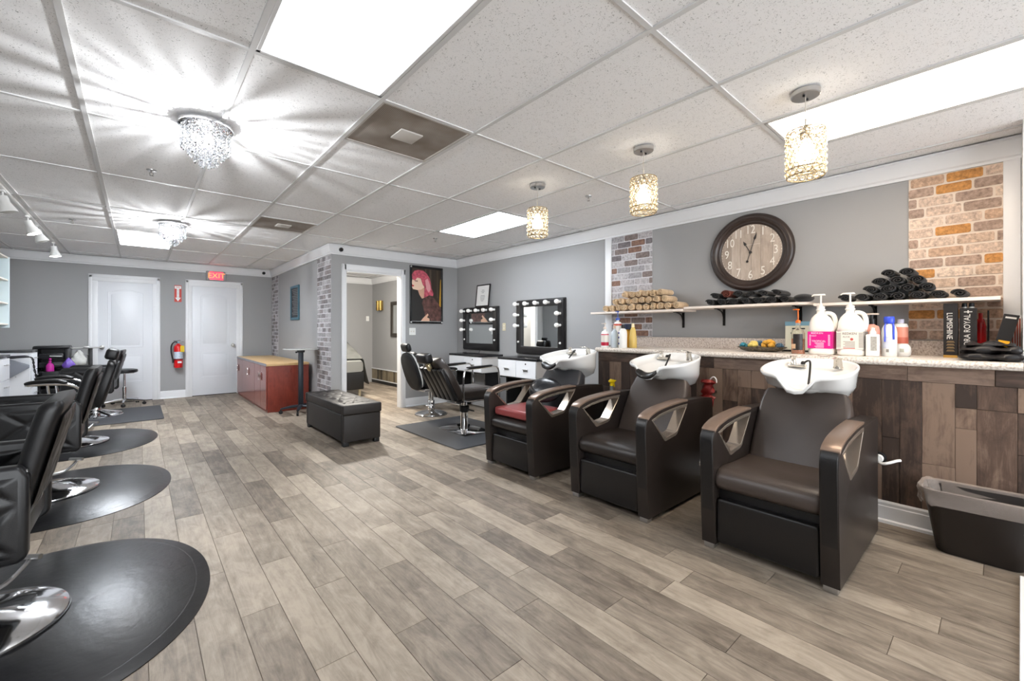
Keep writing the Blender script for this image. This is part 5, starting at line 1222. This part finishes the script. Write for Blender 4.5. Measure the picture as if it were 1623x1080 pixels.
# blue capped bottle with blue drips
t = bottle('blue_cap_bottle', 'white bottle with bright blue cap and blue dye drips', 'bottle', 3.86, .492, [(.001, 0), (.038, 0), (.041, .006), (.041, .16), (.037, .19), (.027, .212), (.020, .218), (.020, .225), (.001, .225)], W)
blue = pm('dye_blue', (52, 76, 196), .3)
b = new(); lathe(b, [(.001, .222), (.025, .222), (.028, .232), (.028, .265), (.024, .27), (.001, .27)], 20); obj('cap', b, blue, t)
b = new(); tube(b, smooth_path([(-.026, .015, .222), (-.037, .018, .20), (-.042, .016, .15), (-.042, .017, .10)], 4), .0045, 6); tube(b, smooth_path([(-.020, -.022, .222), (-.031, -.026, .20), (-.034, -.026, .16), (-.0335, -.027, .115)], 4), .006, 6); obj('dye_drips', b, blue, t)
plabel('label', .041, .055, .135, 140, 215, pm('pale_blue_label', (204, 208, 222), .5, var=.1, vscale=60), t); plabel('barcode', .0412, .03, .05, 165, 185, pm('barcode_grey', (140, 136, 132), .5), t)
# pink and white bottle, jar
t = bottle('conditioner_bottle', 'salmon and white bottle standing against the wall side', 'bottle', 4.10, .462, [(.001, 0), (.037, 0), (.040, .006), (.040, .205), (.034, .222), (.016, .228), (.001, .228)], W)
plabel('label', .040, .10, .20, 0, 360, pm('salmon_label', (222, 150, 130), .4), t, n=28); plabel('label_band', .0405, .085, .128, 0, 360, pm('coral_label', (206, 112, 92), .4), t, n=28)
b = new(); lathe(b, [(.001, .226), (.019, .226), (.019, .255), (.001, .256)], 16); obj('cap', b, pm('lilac_cap', (206, 204, 226)), t)
t = bottle('white_jar', 'squat round white jar in front of the salmon bottle', 'jar', 3.93, .432, [(.001, 0), (.030, 0), (.040, .012), (.043, .035), (.041, .06), (.030, .08), (.014, .086), (.001, .087)], W)
plabel('label', .0425, .03, .055, 165, 195, pm('jar_label', (176, 178, 168), .5), t)
# boxes at the near end
def carton(x, y, sx, sy, h, m, label, rz=0, name='product_carton'):
    t = thing(name, label, 'carton', (x, y, ZC), rz, 'black product cartons'); b = new(); box(b, (-sx / 2, -sy / 2, 0), (sx / 2, sy / 2, h), .0015, 1); obj('carton_body', b, m, t); return t
bk_c = pm('black_card', (34, 31, 30), .4); goldp = pm('gold_print', (190, 148, 72), .35, metal=.3); silv = pm('silver_print', (206, 202, 196), .35)
RT = Matrix.Rotation(R(-90), 4, 'Z'); RT2 = Matrix.Rotation(R(90), 4, 'Z')
t = carton(4.04, .212, .10, .064, .352, bk_c, 'tall black carton with silver lettering reading downward')
text('lettering', 'LUMISHINE', .038, silv, t, face_mX(-.0508, .005, .205) @ RT @ Matrix.Diagonal((.92, 1, 1, 1)), .0003)
b = new(); box(b, (-.0512, -.0322, 0), (-.0495, .0322, .016)); obj('gold_base', b, goldp, t)
b = new()
for k in range(4): prism(b, [(-.020, .040 + .019 * k), (.020, .040 + .019 * k), (.013, .052 + .019 * k), (-.013, .052 + .019 * k)], 'X', -.0511, -.0497)
obj('emblem', b, pm('bronze_print', (120, 100, 72), .4, metal=.3), t)
t = carton(4.05, .135, .10, .074, .318, bk_c, 'black carton with silver lettering reading upward behind the cape')
text('lettering', 'IGORA ROYAL', .040, silv, t, face_mX(-.0508, .003, .16) @ RT2 @ Matrix.Diagonal((.92, 1, 1, 1)), .0003)
b = new(); box(b, (-.0511, -.018, .292), (-.0497, .018, .297)); box(b, (-.0511, -.003, .286), (-.0497, .003, .304)); obj('emblem', b, silv, t)
for k, (dy, lab) in enumerate(((.018, 'left black capped tube standing on the black carton'), (-.014, 'right black capped tube standing on the black carton'))):
    t = thing('capped_tube', lab, 'tube', (4.05, .135 + dy, ZC + .318), 0, 'tubes on the carton'); b = new(); lathe(b, [(.001, 0), (.012, 0), (.012, .010), (.001, .010)], 12); obj('ring', b, silv, t); b = new(); lathe(b, [(.001, .010), (.013, .010), (.011, .034), (.001, .035)], 12); obj('cap', b, black_pl, t)
t = bottle('red_bottle', 'slim red bottle half hidden behind the black carton', 'bottle', 4.185, .086, [(.001, 0), (.024, 0), (.026, .01), (.026, .20), (.016, .25), (.010, .255), (.010, .29), (.001, .29)], pm('red_gloss', (176, 22, 26), .2))
b = new(); cyl(b, (0, 0, 0), (.004, 0, .305), .0045, n=8); o = tag(obj('black_rod', b, black_pl), 'thin upright black rod standing behind the folded cape', 'rod'); o.location = (4.13, .052, ZC)
t = carton(4.11, .005, .05, .062, .27, bk_c, 'leaning black carton with yellow price sticker'); t.rotation_euler = (R(12), 0, 0); t.location = (4.0, .012, ZC + .0075)
b = new(); box(b, (-.0265, -.026, .04), (-.0249, .020, .11), .0004, 1); obj('sticker', b, pm('sticker_yellow', (232, 168, 30), .5), t)
b = new(); box(b, (-.0263, -.022, .245), (-.0249, .022, .255)); obj('title_line', b, silv, t)
t = thing('shade_chart', 'hair shade chart with red and copper strips at the picture edge', 'chart', (4.11, -.052, ZC))
b = new(); box(b, (-.02, -.030, 0), (.02, .02, .27), .001, 1); obj('board', b, W, t)
b = new()
for k in range(5): box(b, (-.0218, -.027 + .0095 * k, .02), (-.0198, -.021 + .0095 * k, .25))
obj('shade_strip', b, pm('copper_strip', (150, 60, 42), .4, var=.5, vscale=30), t)
# folded black cape
t = thing('folded_cape', 'folded black salon cape lying at the near end of the counter', 'cape', (3.80, .04, ZC))
cap_m = pm('black_nylon', (24, 22, 23), .42)
def slab(z0, th, hx, hy, ph, nm):
    b = new()
    def f(u, v, top):
        x, y = (u - .5) * 2, (v - .5) * 2; e = (1 - min(1, max(abs(x) ** 5, abs(y) ** 5))) ** .5
        z = z0 + th / 2 + (th / 2 * e + .010 * math.sin(3 * y * 2 + ph + x) * e) * (1 if top else -1)
        return (x * hx + .006 * math.sin(5 * y + ph), y * hy, max(.0005, z))
    grid(b, lambda u, v: f(u, v, True), 18, 30); grid(b, lambda u, v: f(u, v, False), 18, 30); bmesh.ops.remove_doubles(b, verts=b.verts[:], dist=.0015); obj(nm, b, cap_m, t, angle=80)
slab(0, .05, .155, .128, 0, 'lower_fold'); slab(.040, .048, .145, .122, 1.3, 'middle_fold'); slab(.076, .030, .115, .098, 2.1, 'upper_fold')
# ================================================================== PARTITION WALL: POSTER, SWITCH
t = thing('portrait_poster', 'framed poster of a person with pink hair on the partition wall', 'poster', (3.322, YP, 1.345))
PW_, PH_ = .62, .945
b = new(); prism(b, [(0, 0), (PW_, 0), (PW_, PH_), (0, PH_)], 'Y', -.022, -.0005, holes=[[(.035, .035), (PW_ - .03, .035), (PW_ - .03, PH_ - .035), (.035, PH_ - .035)]], bev=.005); obj('frame', b, mat('gloss_black_frame', (18, 18, 20), .25), t)
iw, ih, ix, iz = PW_ - .065, PH_ - .07, .035, .035
def pp(px, py): return (ix + (px - 120) / 470 * iw, iz + (975 - py) / 825 * ih)
def layer(nm, pts, m, d):
    b = new(); prism(b, [pp(*p) for p in pts], 'Y', -.006 - d * .0006, -.0055 - (d - 1) * .0006); obj(nm, b, m, t)
layer('print_sheet', [(120, 975), (590, 975), (590, 150), (120, 150)], mat('poster_bg', (54, 44, 34), .35, var=.35, vscale=9, stretch=(6, 1, .4)), 0)
for k, (x0, x1, c) in enumerate(((330, 350, (92, 78, 60)), (400, 430, (84, 72, 58)), (520, 545, (74, 62, 48)))): layer('board_stripe', [(x0, 600), (x1, 600), (x1, 160), (x0, 160)], mat('poster_stripe%d' % k, c, .4), 1)
layer('yellow_stripe', [(560, 740), (588, 740), (590, 300), (580, 300)], mat('poster_yellow', (196, 148, 40), .4), 1)
layer('dark_sleeve', [(120, 975), (300, 975), (420, 800), (330, 620), (220, 500), (130, 500)], mat('poster_dark', (40, 38, 36), .4), 2)
layer('neck', [(210, 470), (320, 440), (310, 610), (280, 620), (240, 560)], mat('poster_skin2', (206, 160, 136), .4), 3)
layer('hair', [(124, 260), (160, 200), (220, 180), (300, 185), (360, 230), (405, 300), (425, 380), (430, 450), (465, 530), (455, 575), (400, 560), (310, 610), (315, 520), (330, 440), (290, 400), (270, 320), (220, 300), (170, 350), (130, 320)], mat('poster_pink', (190, 84, 100), .4, var=.4, vscale=26), 4)
layer('hair_highlight', [(330, 330), (370, 300), (410, 400), (420, 470), (390, 520), (350, 470), (340, 400)], mat('poster_pink_light', (222, 156, 160), .4), 5)
layer('face', [(130, 330), (170, 350), (205, 300), (260, 310), (290, 400), (320, 440), (270, 480), (210, 492), (140, 480), (124, 450), (132, 420), (122, 385)], mat('poster_skin', (236, 204, 180), .4), 5)
layer('eyebrow', [(165, 345), (215, 345), (212, 362), (170, 360)], mat('poster_brow', (130, 84, 74), .4), 6)
layer('lips', [(124, 420), (148, 415), (158, 430), (140, 445), (125, 440)], mat('poster_lips', (188, 40, 48), .4), 6)
layer('patterned_sleeve', [(280, 690), (300, 630), (400, 570), (470, 600), (540, 680), (590, 760), (590, 975), (420, 960), (400, 900), (330, 880), (300, 760)], mat('poster_knit', (92, 62, 56), .5, var=.6, vscale=16), 4)
layer('hand', [(260, 970), (300, 920), (370, 850), (385, 870), (360, 910), (400, 930), (400, 970)], mat('poster_hand', (226, 180, 152), .4), 6)
layer('white_edge', [(122, 990), (590, 990), (590, 972), (122, 972)], white_pl, 6)
b = new()
for (x, z) in ((.02, .02), (PW_ - .018, .02), (.02, PH_ - .02)): box(b, (x - .014, -.0245, z - .014), (x + .014, -.021, z + .014), .003)
obj('corner_clips', b, chrome_r, t)
def plate(name, M, label, cat, m, kind):
    t = thing(name, label, cat); t.matrix_world = M; w = .058 if kind == 'double' else .036
    b = new(); prism(b, rrect(-w, -.058, w, .058, .006, 2), 'Z', 0.0005, .006, bev=.0015, seg=1); obj('plate', b, m, t)
    b = new()
    for x in ((-.023, .023) if kind == 'double' else (0,)):
        if kind == 'outlet': 
            for z in (-.02, .02): prism(b, rrect(-.014, z - .013, .014, z + .013, .006, 3), 'Z', .005, .0075)
        else: box(b, (x - .006, -.012, .005), (x + .006, .012, .016), .002)
    obj('rocker' if kind != 'outlet' else 'socket', b, mat('switch_ivory', (226, 222, 210), .4), t)
plate('light_switch', face_mY(3.373, YP, 1.215), 'white double light switch below the portrait poster', 'light switch', white_pl, 'double')
plate('wall_outlet', face_mX(XR, 4.95, 1.285), 'ivory wall outlet between the two vanity mirrors', 'outlet', mat('ivory_pl', (214, 202, 170), .4), 'outlet')
plate('wall_outlet', face_mX(XR, 5.40, .49), 'white wall outlet under the far vanity table', 'outlet', white_pl, 'outlet')
plate('wall_outlet', face_mX(XR, 4.02, .50), 'white wall outlet under the near vanity table', 'outlet', white_pl, 'outlet')

# ================================================================== VANITY MIRRORS AND TABLES
glass_mir = mat('mirror_glass', (235, 238, 238), .01, 1.0)
frame_blk = mat('black_wood_frame', (28, 26, 27), .35, bump=.3, bscale=90)
bulb_faint_glow = mat('opal_bulb', (240, 238, 234), .18, emit=(255, 252, 248), estr=.08)  # unlit globes with a faint glow put into their colour
def vanity_mirror(y0, y1, z0, z1, label):
    yc, zc = (y0 + y1) / 2, (z0 + z1) / 2; t = thing('vanity_mirror', label, 'mirror', (XR, yc, zc), 0, 'vanity mirrors with globe bulbs'); hy, hz = (y1 - y0) / 2, (z1 - z0) / 2; f = .10
    b = new(); prism(b, [(-hy, -hz), (hy, -hz), (hy, hz), (-hy, hz)], 'X', -.055, -.0005, holes=[[(-hy + f, -hz + f), (hy - f, -hz + f), (hy - f, hz - f + .012), (-hy + f, hz - f + .012)]], bev=.008, seg=2)
    prism(b, [(-hy - .012, -hz - .012), (hy + .012, -hz - .012), (hy + .012, hz + .012), (-hy - .012, hz + .012)], 'X', -.03, -.0005, holes=[[(-hy + .02, -hz + .02), (hy - .02, -hz + .02), (hy - .02, hz - .02), (-hy + .02, hz - .02)]], bev=.004, seg=1); obj('frame', b, frame_blk, t)
    b = new(); box(b, (-.022, -hy + f - .01, -hz + f - .01), (-.015, hy - f + .01, hz - f + .02)); obj('glass', b, glass_mir, t)
    pos = [(-hy + .05 + (2 * hy - .10) * k / 4, hz - .045) for k in range(5)]
    for s in (-1, 1): pos += [(s * (hy - .05), hz - .045 - .155), (s * (hy - .05), hz - .045 - .31)]
    for (y, z) in pos:
        K = Matrix.Translation((-.055, y, z)) @ Matrix.Rotation(R(-90), 4, 'Y')
        b = new(); lathe(b, [(.001, 0), (.018, 0), (.016, .02), (.001, .02)], 14, K); so = obj('socket', b, white_pl, t)
        b = new(); lathe(b, [(.012, .018), (.015, .03), (.026, .048), (.031, .068), (.027, .088), (.014, .100), (.001, .103)], 16, K); obj('bulb', b, bulb_faint_glow, so)
    for s in (-1, 1):
        b = new(); lathe(b, [(.001, 0), (.016, 0), (.013, .014), (.001, .015)], 12, Matrix.Translation((-.055, s * (hy - .05), -hz + .16)) @ Matrix.Rotation(R(-90), 4, 'Y')); obj('empty_socket', b, white_pl, t)
vanity_mirror(3.71, 4.62, .905, 1.655, 'nearer black framed vanity mirror with globe bulbs')
vanity_mirror(5.07, 5.97, .92, 1.60, 'farther black framed vanity mirror with globe bulbs near the poster')
def vanity_table(y0, y1, label):
    t = thing('vanity_table', label, 'table', (XR, (y0 + y1) / 2, 0), 0, 'black topped vanity tables'); h = (y1 - y0) / 2; d = .40
    b = new(); box(b, (-d - .01, -h - .015, .832), (-.0005, h + .015, .862), .003); obj('top', b, blk_top, t)
    b = new(); box(b, (-d, -h, .60), (-.0005, h, .832), .002, 1); box(b, (-d, -h - .002, .588), (-.0005, h + .002, .60)); obj('carcass', b, mat('grey_white_side', (206, 204, 202), .4), t)
    b = new(); box(b, (-d - .004, -h - .003, .586), (-.001, h + .003, .599), .002, 1); obj('bottom_board', b, blk_top, t)
    for k in range(2):
        a = -h + .004 + k * h; b = new(); box(b, (-d - .018, a, .606), (-d - .0005, a + h - .008, .826), .002, 1); dw = obj('drawer', b, lam_w, t)
        c = a + h / 2 - .004; b = new(); box(b, (-d - .040, c - .045, .715), (-d - .017, c + .045, .722), .002, 1); box(b, (-d - .023, c - .045, .69), (-d - .017, c + .045, .722), .001, 1); obj('handle', b, chrome_r, dw)
        if k == 0:
            b = new(); lathe(b, [(.001, 0), (.011, 0), (.011, .003), (.001, .003)], 12, Matrix.Translation((-d - .018, c, .79)) @ Matrix.Rotation(R(-90), 4, 'Y')); obj('lock', b, black_pl, dw)
    for s in (-1, 1):
        b = new(); box(b, (-.30, s * (h - .05) - .01, 0), (-.0165, s * (h - .05) + .01, .588)); obj('support_panel', b, blk_top, t)
    return t
vanity_table(3.85, 4.60, 'nearer vanity table with two white drawers under its mirror')
vanity_table(4.99, 5.84, 'farther vanity table with two white drawers under its mirror')
t = thing('framed_certificate', 'small framed certificate leaning on top of the far mirror', 'picture', (XR - .05, 5.445, 1.612)); t.rotation_euler = (0, R(6), 0)
b = new(); prism(b, [(-.175, 0), (.175, 0), (.175, .365), (-.175, .365)], 'X', -.008, .008, holes=[[(-.155, .02), (.155, .02), (.155, .345), (-.155, .345)]], bev=.002, seg=1); obj('frame', b, frame_blk, t)
b = new(); box(b, (-.003, -.156, .018), (.004, .156, .346)); obj('sheet', b, mat('certificate_paper', (226, 226, 224), .5), t)
b = new()
for k, w in enumerate((.03, .045, .03, .0, .05, .06, .055, .05, .03)):
    if w: box(b, (-.0042, -w, .27 - .022 * k), (-.0028, w, .276 - .022 * k))
obj('text_lines', b, mat('certificate_ink', (90, 90, 94), .5), t, kind='stuff')
b = new(); tube(b, smooth_path([(0, .25, .004), (-.10, .22, .004), (-.15, .10, .004), (-.12, -.05, .004), (-.03, -.10, .004), (.0, -.10, .02), (.02, -.10, .06)], 6), .004, 6); o = tag(obj('power_cord', b, black_pl), 'thin black cord curling on the far vanity table', 'cord'); o.location = (4.15, 5.55, .862)

# low wood wainscot
wains = plank_mat('wainscot_wood', (50, 44, 34), (92, 82, 64), (132, 120, 98), 'Z', rough=.6, bump=.2, contrast=1.6)
def wainscot(name, y0, y1, label, z=.345):
    s = sempty(name, label, 'trim', (XR, (y0 + y1) / 2, 0)); h = (y1 - y0) / 2
    b = new(); box(b, (-.022, -h, z - .025), (-.0005, h, z), .003); box(b, (-.02, -h, .068), (-.0005, h, .088), .003); obj('cap_rail', b, white_m, s)
    b = new(); box(b, (-.016, -h, 0), (-.0005, h, .068)); obj('black_base', b, black_pl, s)
    y = -h
    while y < h - .01:
        w = min(random.choice((.09, .12, .15, .18)), h - y); b = new(); box(b, (-.006 - random.uniform(0, .005), -w / 2 + .0008, .088), (-.0005, w / 2 - .0008, z - .025)); o = obj('wood_board', b, wains, s); o.location = (0, y + w / 2, 0); y += w
wainscot('trim_14', YP + .12, YB, 'low strip of reclaimed wood with white rails in the treatment room')
wainscot('trim_15', 2.76, 3.84, 'low strip of reclaimed wood beside the near vanity table', .40)

# ================================================================== RIGHT BARBER CHAIRS AND MAT
t = thing('floor_mat', 'rectangular charcoal mat under the square based chair on the right', 'mat', (3.0, 4.33, 0))
b = new(); prism(b, rrect(-.52, -.71, .50, .70, .03), 'Z', 0, .013, bev=.005, seg=1); obj('sheet', b, mat_rub2, t)
t = thing('barber_chair', 'black barber chair with oval back and white edge near the doorway', 'barber chair', (3.275, 5.47, 0), R(180), 'barber chairs with headrests')
disc_base(t, .232, .38)
b = new(); box(b, (-.26, -.23, .40), (.18, .23, .50), .035, 3); obj('seat', b, qlea, t, angle=60)
b = new(); box(b, (-.25, -.20, .36), (.22, .20, .40), .01); obj('seat_frame', b, chrome_r, t)
M = Matrix.Translation((.27, 0, .66)) @ Matrix.Rotation(R(18), 4, 'Y')
def oval(sx, sy, th, x):
    b = new(); rings = []
    for (d, k) in ((0, .9), (.012, 1), (th - .02, 1), (th, .93)): rings.append([(x + d, sy * k * math.copysign(abs(math.cos(a)) ** .75, math.cos(a)), sx * k * math.copysign(abs(math.sin(a)) ** .75, math.sin(a))) for a in [2 * math.pi * i / 40 for i in range(40)]])
    loft(b, rings, M=M); return b
obj('backrest_shell', oval(.285, .205, .055, .03), mat('black_back_cloth', (16, 16, 18), .75), t, angle=50); obj('backrest_edge', oval(.272, .198, .03, .004), white_pl, t, angle=50); obj('backrest_pad', oval(.268, .192, .07, -.062), qlea, t, angle=50)
b = new(); box(b, (-.04, -.105, -.062), (.04, .105, .062), .038, 4, M @ Matrix.Translation((.03, 0, .355))); obj('headrest', b, qlea, t, angle=60)
b = new(); box(b, (.03, -.015, .27), (.045, .015, .33), .003, 1, M); obj('headrest_stem', b, chrome_r, t)
for s in (-1, 1): barber_arm(t, s * .94, -.27, .12, .64, True)
b = new(); tube(b, smooth_path([(-.20, 0, .38), (-.36, 0, .24), (-.44, 0, .12)], 4), .016, 8); box(b, (-.50, -.16, .10), (-.38, .16, .12), .006); obj('footrest', b, chrome_r, t)

t = thing('reclining_chair', 'reclined brown-black chair with chrome loop arms on a square base', 'styling chair', (3.03, 4.28, .013), R(0))
b = new(); box(b, (-.20, -.29, 0), (.20, .29, .012), .004); obj('square_base', b, chrome, t)
b = new(); lathe(b, [(.05, .012), (.045, .02), (.045, .22), (.034, .225), (.034, .38), (.001, .38)], 24); obj('hydraulic_column', b, chrome, t)
b = new(); lathe(b, [(.055, .23), (.06, .24), (.06, .29), (.05, .30)], 18); tube(b, [(.0, -.05, .26), (.03, -.16, .25)], .01, 8); obj('pump_collar', b, black_pl, t)
b = new(); box(b, (-.20, -.21, .375), (.24, .21, .405), .006); obj('seat_plate', b, black_pl, t)
b = new(); box(b, (-.21, -.24, .40), (.33, .24, .525), .035, 3); obj('seat', b, mat('brown_chair_vinyl', (46, 40, 37), .3, bump=.1, bscale=240), t, angle=60)
M = Matrix.Translation((-.20, 0, .43)) @ Matrix.Rotation(R(-29), 4, 'Y')
b = new(); rings = [[(d, y, z) for d, y in rrect(-.045, -w, .055, w, .03, 4)] for (z, w) in ((0, .225), (.03, .24), (.28, .24), (.40, .21), (.49, .165), (.515, .13))]; loft(b, rings, M=M); obj('backrest', b, MATS['brown_chair_vinyl'], t, angle=60)
for k in range(5):
    y = -.20 + .10 * k; b = new(); prism(b, rrect(-.095, y - .045, -.045, y + .045, .018, 3), 'Z', .02, .44, bev=.01, M=M); obj('back_rib', b, qlea, t, angle=60)
b = new(); tube(b, [(-.075, -.03, .38), (-.075, -.02, .54)], .008, 8, M=M); tube(b, [(-.075, .03, .38), (-.075, .02, .54)], .008, 8, M=M); box(b, (-.10, -.03, .42), (-.06, .03, .50), .004, 2, M); obj('headrest_bracket', b, mat('brass_steel', (176, 164, 130), .3, .9), t)
b = new(); box(b, (-.05, -.115, -.055), (.05, .115, .055), .025, 3, M @ Matrix.Translation((-.085, 0, .585)) @ Matrix.Rotation(R(12), 4, 'Y')); obj('headrest', b, qlea, t, angle=60)
for s in (-1, 1):
    y = s * .272; b = new(); tube(b, smooth_path([(-.17, y, .40), (-.20, y, .44), (-.205, y, .62), (-.19, y, .735), (-.14, y, .765), (.05, y, .775), (.24, y, .785), (.30, y, .765), (.325, y, .70), (.335, y, .50), (.315, y, .42), (.27, y, .40), (.05, y, .395)], 4, True), .012, 8, True, flat=.8); ar = obj('chrome_arm', b, chrome, t)
    b = new(); box(b, (-.13, y - .026, .782), (.23, y + .026, .80), .008, 2, Matrix.Rotation(R(-1.5), 4, 'Y')); obj('arm_pad', b, qlea, ar)

# ================================================================== TREATMENT ROOM
t = thing('treatment_bed', 'black leather treatment bed in the back room', 'bed', (2.76, 8.45, 0))
b = new(); box(b, (-.42, -.75, .14), (.42, .75, .46), .02, 3); obj('bed_base', b, blk_lea, t)
for (x, y) in ((-.36, -.68), (.36, -.68), (-.36, .68), (.36, .68)):
    b = new(); cyl(b, (x, y, 0), (x, y, .15), .022, n=12); obj('leg', b, mat('pale_wood_leg', (196, 182, 150), .5), t)
b = new(); rings = []
for (y, z) in ((-.75, .66), (-.62, .72), (-.4, .82), (-.15, .92), (.15, .98), (.5, 1.0), (.74, .99)): rings.append([(x, y, zz) for x, zz in rrect(-.40, .465, .40, z, .05, 4)])
loft(b, rings); obj('raised_mattress', b, mat('grey_cover', (112, 112, 108), .85), t, angle=60)
t = thing('bed_sheet', 'grey crumpled sheet draped over the treatment bed', 'sheet', (2.76, 8.45, 0))
def sheetf(u, v):
    y = -.72 + 1.44 * v; top = .67 + .33 * min(1, (y + .75) / .9) + .012
    s = -.42 + 1.32 * u; w = .412
    wob = .014 * math.sin(9 * y + 6 * u) + .010 * math.sin(17 * v + 3)
    if s < w: return (s, y, top + .012 + abs(wob) * .6)
    d = s - w; return (w + .016 + .20 * min(1, d * 1.4) + wob * (1 + d), y * (1 - .15 * d), top + .010 - d * (1.0 + .25 * math.sin(5 * v)))
b = new(); grid(b, sheetf, 40, 44); bmesh.ops.solidify(b, geom=b.faces[:], thickness=.006); obj('sheet_cloth', b, mat('grey_sheet', (128, 128, 124), .9, var=.15, vscale=8, bump=.3, bscale=60), t, angle=80)
b = new()
rings = []
for k in range(9):
    a = math.pi * k / 8; w = max(.02, math.sin(a)); rings.append([(-.06 + .28 * math.cos(a) * 1.0, -.02 + (.26 * w) * math.cos(q) , 1.0 + (.10 * w + .012 * math.sin(3 * q + k)) * math.sin(q)) for q in [2 * math.pi * i / 18 for i in range(18)]])
loft(b, rings); o = tag(obj('bed_pillow', b, mat('white_cotton', (220, 218, 210), .85), angle=70), 'white pillow lying on the treatment bed', 'pillow'); o.location = (2.76, 8.50, .155)
t = thing('wall_sconce', 'brass wall sconce in the treatment room', 'sconce', (XR, 9.30, 1.80))
b = new(); box(b, (-.012, -.05, -.08), (-.0005, .05, .08), .004); obj('back_plate', b, mat('brass', (190, 160, 92), .25, .9), t)
for s in (-1, 1):
    b = new(); rings = [[(-.012 - .09 * math.sin(q), s * .062 + .05 * math.cos(q), z) for q in [math.pi * i / 12 for i in range(13)]] for z in (-.11, -.10, .09, .11)]
    loft(b, rings, False, False, False); bmesh.ops.solidify(b, geom=b.faces[:], thickness=.004); obj('shade', b, MATS['brass'], t, angle=60)
plate('thermostat', face_mY(4.13, YB, 1.51), 'small white thermostat on the treatment room wall', 'thermostat', white_pl, 'single')
t = thing('framed_mirror', 'dark framed mirror on the treatment room side wall', 'mirror', (XR, 8.50, 1.475))
b = new(); prism(b, [(-.28, -.385), (.28, -.385), (.28, .385), (-.28, .385)], 'X', -.03, -.0005, holes=[[(-.20, -.305), (.20, -.305), (.20, .305), (-.20, .305)]], bev=.005); obj('frame', b, mat('dark_brown_frame', (48, 42, 36), .4), t)
b = new(); box(b, (-.012, -.21, -.315), (-.004, .21, .315)); obj('glass', b, glass_mir, t)
t = thing('added_dome_lamp', 'added unseen dome lamp that brightens the treatment room', 'ceiling light', (2.75, 7.0, 2.462))  # lamp added out of view to brighten the back room
b = new(); lathe(b, [(.001, 0), (.15, 0), (.15, -.015), (.001, -.015)], 28); obj('canopy', b, chrome_r, t)
b = new(); lathe(b, [(.145, -.012), (.14, -.04), (.11, -.075), (.06, -.092), (.001, -.096)], 28, None, False, True); obj('fill_dome', b, mat('fill_dome_glow', (255, 255, 255), .4, emit=(255, 248, 236), estr=260), t)
